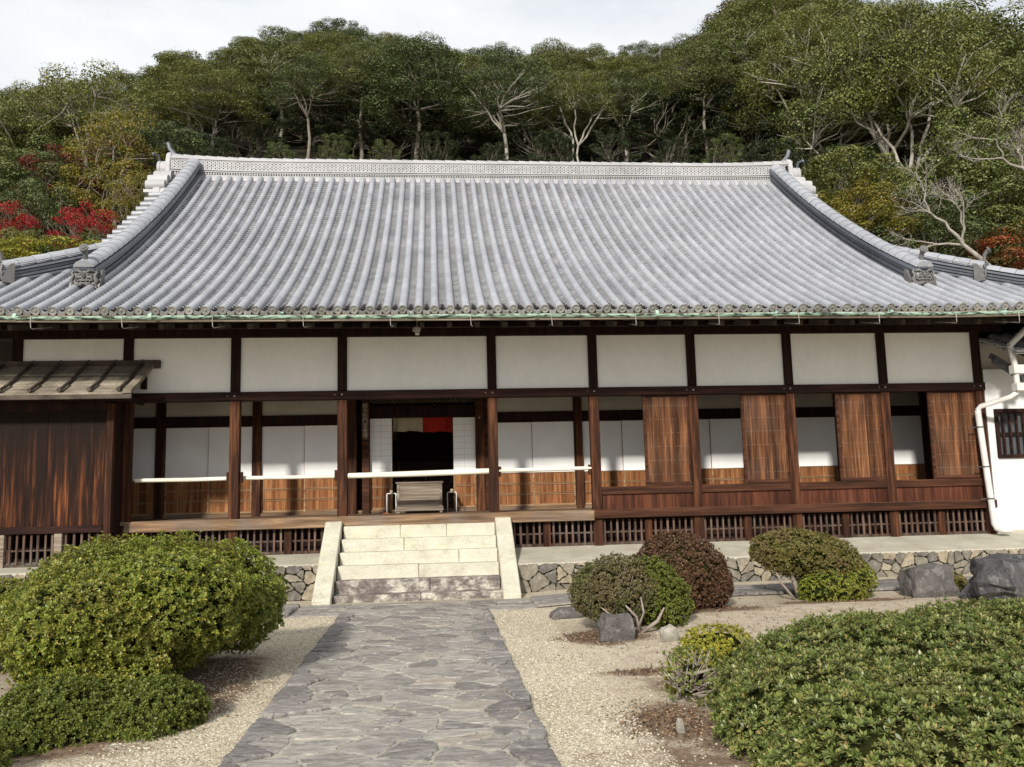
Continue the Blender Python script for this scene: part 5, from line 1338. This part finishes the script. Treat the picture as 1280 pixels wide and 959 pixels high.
tpx(4, 246, 23, 10, 'maple_red', 'bark', 'bright red maple cut by the left edge', 'maple', 'red maples', sx=.8)
tpx(80, 180, 29, 10, 'maple_dark', 'bark', 'dark red maple in shade behind the bright one', 'maple', 'red maples', sx=.8)
tpx(165, 165, 30, 10, 'maple_dark', 'bark', 'dark red maple half hidden behind the golden tree', 'maple', 'red maples', sx=.8)
tpx(55, 225, 25, 8, 'tree_dark', 'bark', 'dark evergreen bush between the two bright maples', name='bush', sx=.8)
tpx(40, 285, 21.5, 8, 'tree_olive', 'bark', 'low olive bush below the left maple', name='bush', sx=.9, hmin=1.5)
tpx(30, 303, 20.5, 8, 'leaf_yellow', 'bark', 'rounded yellow green bush just above the left hip ridge', name='bush', sx=1.5, hmin=1)
tpx(86, 300, 20.5, 8, 'leaf_yellow', 'bark', 'rounded yellow green bush right beside the demon face tile', name='bush', sx=1.5, hmin=1)
tpx(110, 292, 21, 8, 'tree_dark', 'bark', 'small dark bush under the bright red maple', name='bush', sx=1.2, hmin=1)
tpx(1000, 20, 33, 13, 'tree_olive', 'bark_pale', 'tall forked tree with pale limbs above the right ridge ornament', sx=.85)
tpx(1045, 70, 31, 12, 'tree_green', 'bark_pale', 'slim green tree just right of the ridge ornament', sx=.9)
tpx(1100, 20, 30, 12, 'tree_green', 'bark_pale', 'tall tree with a bare grey trunk left of the twin trunk tree', sx=.9)
tpx(1124, -5, 28, 13, 'tree_olive', 'bark_pale', 'tall twin trunked tree with pale trunks at the right', sx=.8)
tpx(1245, 60, 27, 7, 'tree_green', 'bark', 'huge green tree at the right edge', sx=.7)
tpx(1205, 135, 25, 7, 'tree_green', 'bark', 'dense green evergreen above the bare tree', sx=.8)
tpx(1050, 190, 24, 8, 'tree_olive', 'bark', 'spreading olive bush right of the ridge ornament', name='bush', sx=1.0)
tpx(1085, 215, 22.5, 7, 'tree_gold', 'bark', 'golden green bush above the right roof verge', name='bush', sx=.9)
tpx(1110, 225, 22, 8, 'tree_green', 'bark', 'deep green bush beside the golden bush', name='bush', sx=.8)
tpx(1135, 275, 20.5, 8, 'tree_blue', 'bark', 'low blue green bush above the right demon face tile', name='bush', sx=1.1)
tpx(1175, 195, 25, 8, 'tree_green', 'bark', 'rounded green bush behind the bare tree', name='bush', sx=1.0)
tpx(1215, 262, 21.5, 8, 'tree_green', 'bark', 'low green bush at the foot of the bare tree', name='bush', sx=1.2)
tpx(1272, 275, 20.5, 10, 'maple_orange', 'bark', 'reddish orange bush at the right edge', name='bush', sx=1.2)
tpx(1238, 300, 20, 8, 'maple_orange', 'bark', 'low orange brown bush above the right hip ridge', name='bush', sx=1.4, hmin=1)
for i, (px, py, yd) in enumerate(((418, 168, 37), (545, 165, 38), (270, 172, 36), (350, 178, 36), (690, 165, 37), (765, 160, 38), (480, 175, 37), (615, 178, 37), (840, 172, 36), (905, 168, 34), (225, 160, 33), (960, 175, 30))):
    tpx(px, py, yd, 8, ['tree_dark', 'under_shade', 'under_shade'][i % 3], 'bark', 'round bush showing above the ridge %s' % ['over the third white panel', 'over the doorway', 'near the left ridge end', 'over the second white panel', 'over the sixth post', 'over the seventh post', 'just left of the doorway', 'just right of the doorway', 'over the eighth post', 'left of the right ridge end', 'beside the left ridge ornament', 'beside the right ridge ornament'][i], name='bush', group='undergrowth bushes above the ridge', sx=.9)
for i, (px, py, yd, pi, lm, w) in enumerate(((1265, 190, 22.5, 7, 'tree_green', 'at the right edge above the orange bush'), (1160, 240, 21.5, 8, 'tree_blue', 'left of the leaning bare tree'), (1060, 235, 21.5, 8, 'tree_gold', 'touching the right roof verge'), (1030, 185, 30, 8, 'tree_dark', 'just above the right ridge ornament'), (1100, 205, 29, 8, 'tree_dark', 'in shade below the bare trunks'), (60, 190, 29, 7, 'tree_dark', 'behind the bright maples'), (20, 185, 30, 7, 'tree_green', 'above the left edge maple'), (200, 150, 31, 7, 'tree_dark', 'behind the left ridge ornament'))):
    tpx(px, py, yd, pi, lm, 'bark', '%s bush %s' % ({'tree_dark': 'dark evergreen', 'tree_blue': 'cool green', 'tree_green': 'leafy green', 'tree_gold': 'golden olive'}[lm], w), name='bush', group='bushes on the lower slope', sx=1.15, hmin=1)
# bare tree
def bare_tree(px0, py0, yd, H, lean, label, seed):
    random.seed(seed); x, z = at_px(px0, py0, yd); lnv = Vector(lean); zg = hill_z(x, yd); kk = (z-zg+.3)/lnv.z; px_ = x; x = x-lnv.x*kk; z = zg; t = thing('bare_tree', (x, yd, zg), label, 'tree')
    mb = MB()
    def grow(p, d, L_, r, lv):
        r = max(r, .006)
        q = p + d*L_; pts = branchy(mb, p, q, r, r*.6, .07, 5, 7 if lv < 2 else 4)
        if lv >= 6: return
        for k in range(3 if lv < 5 else 2):
            nd_ = (d + Vector((random.gauss(0, .65), random.gauss(0, .5), random.gauss(.12, .5)))).normalized()
            grow(pts[-1] if k == 0 else pts[random.choice([2, 3, 4])], nd_, L_*random.uniform(.55, .8), r*.6, lv+1)
    p_ = Vector((px_, yd, zg)) + Vector((0, 0, lnv.z*kk-.3)); branchy(mb, Vector((x, yd, z-.3)), p_, .026*H, .02*H, .01, 4, 8)
    grow(p_, Vector(lean).normalized(), H*.33, .02*H, 0)
    mb.build('branches', MT['bark_white'], t, smooth=True)
bare_tree(1224, 322, 17.5, 5.2, (-.75, 0, .75), 'leaning pale leafless tree above the right hip ridge', 5)
bare_tree(1345, 260, 18.5, 6.5, (-.7, 0, .5), 'grey leafless tree reaching in from the right edge', 8)
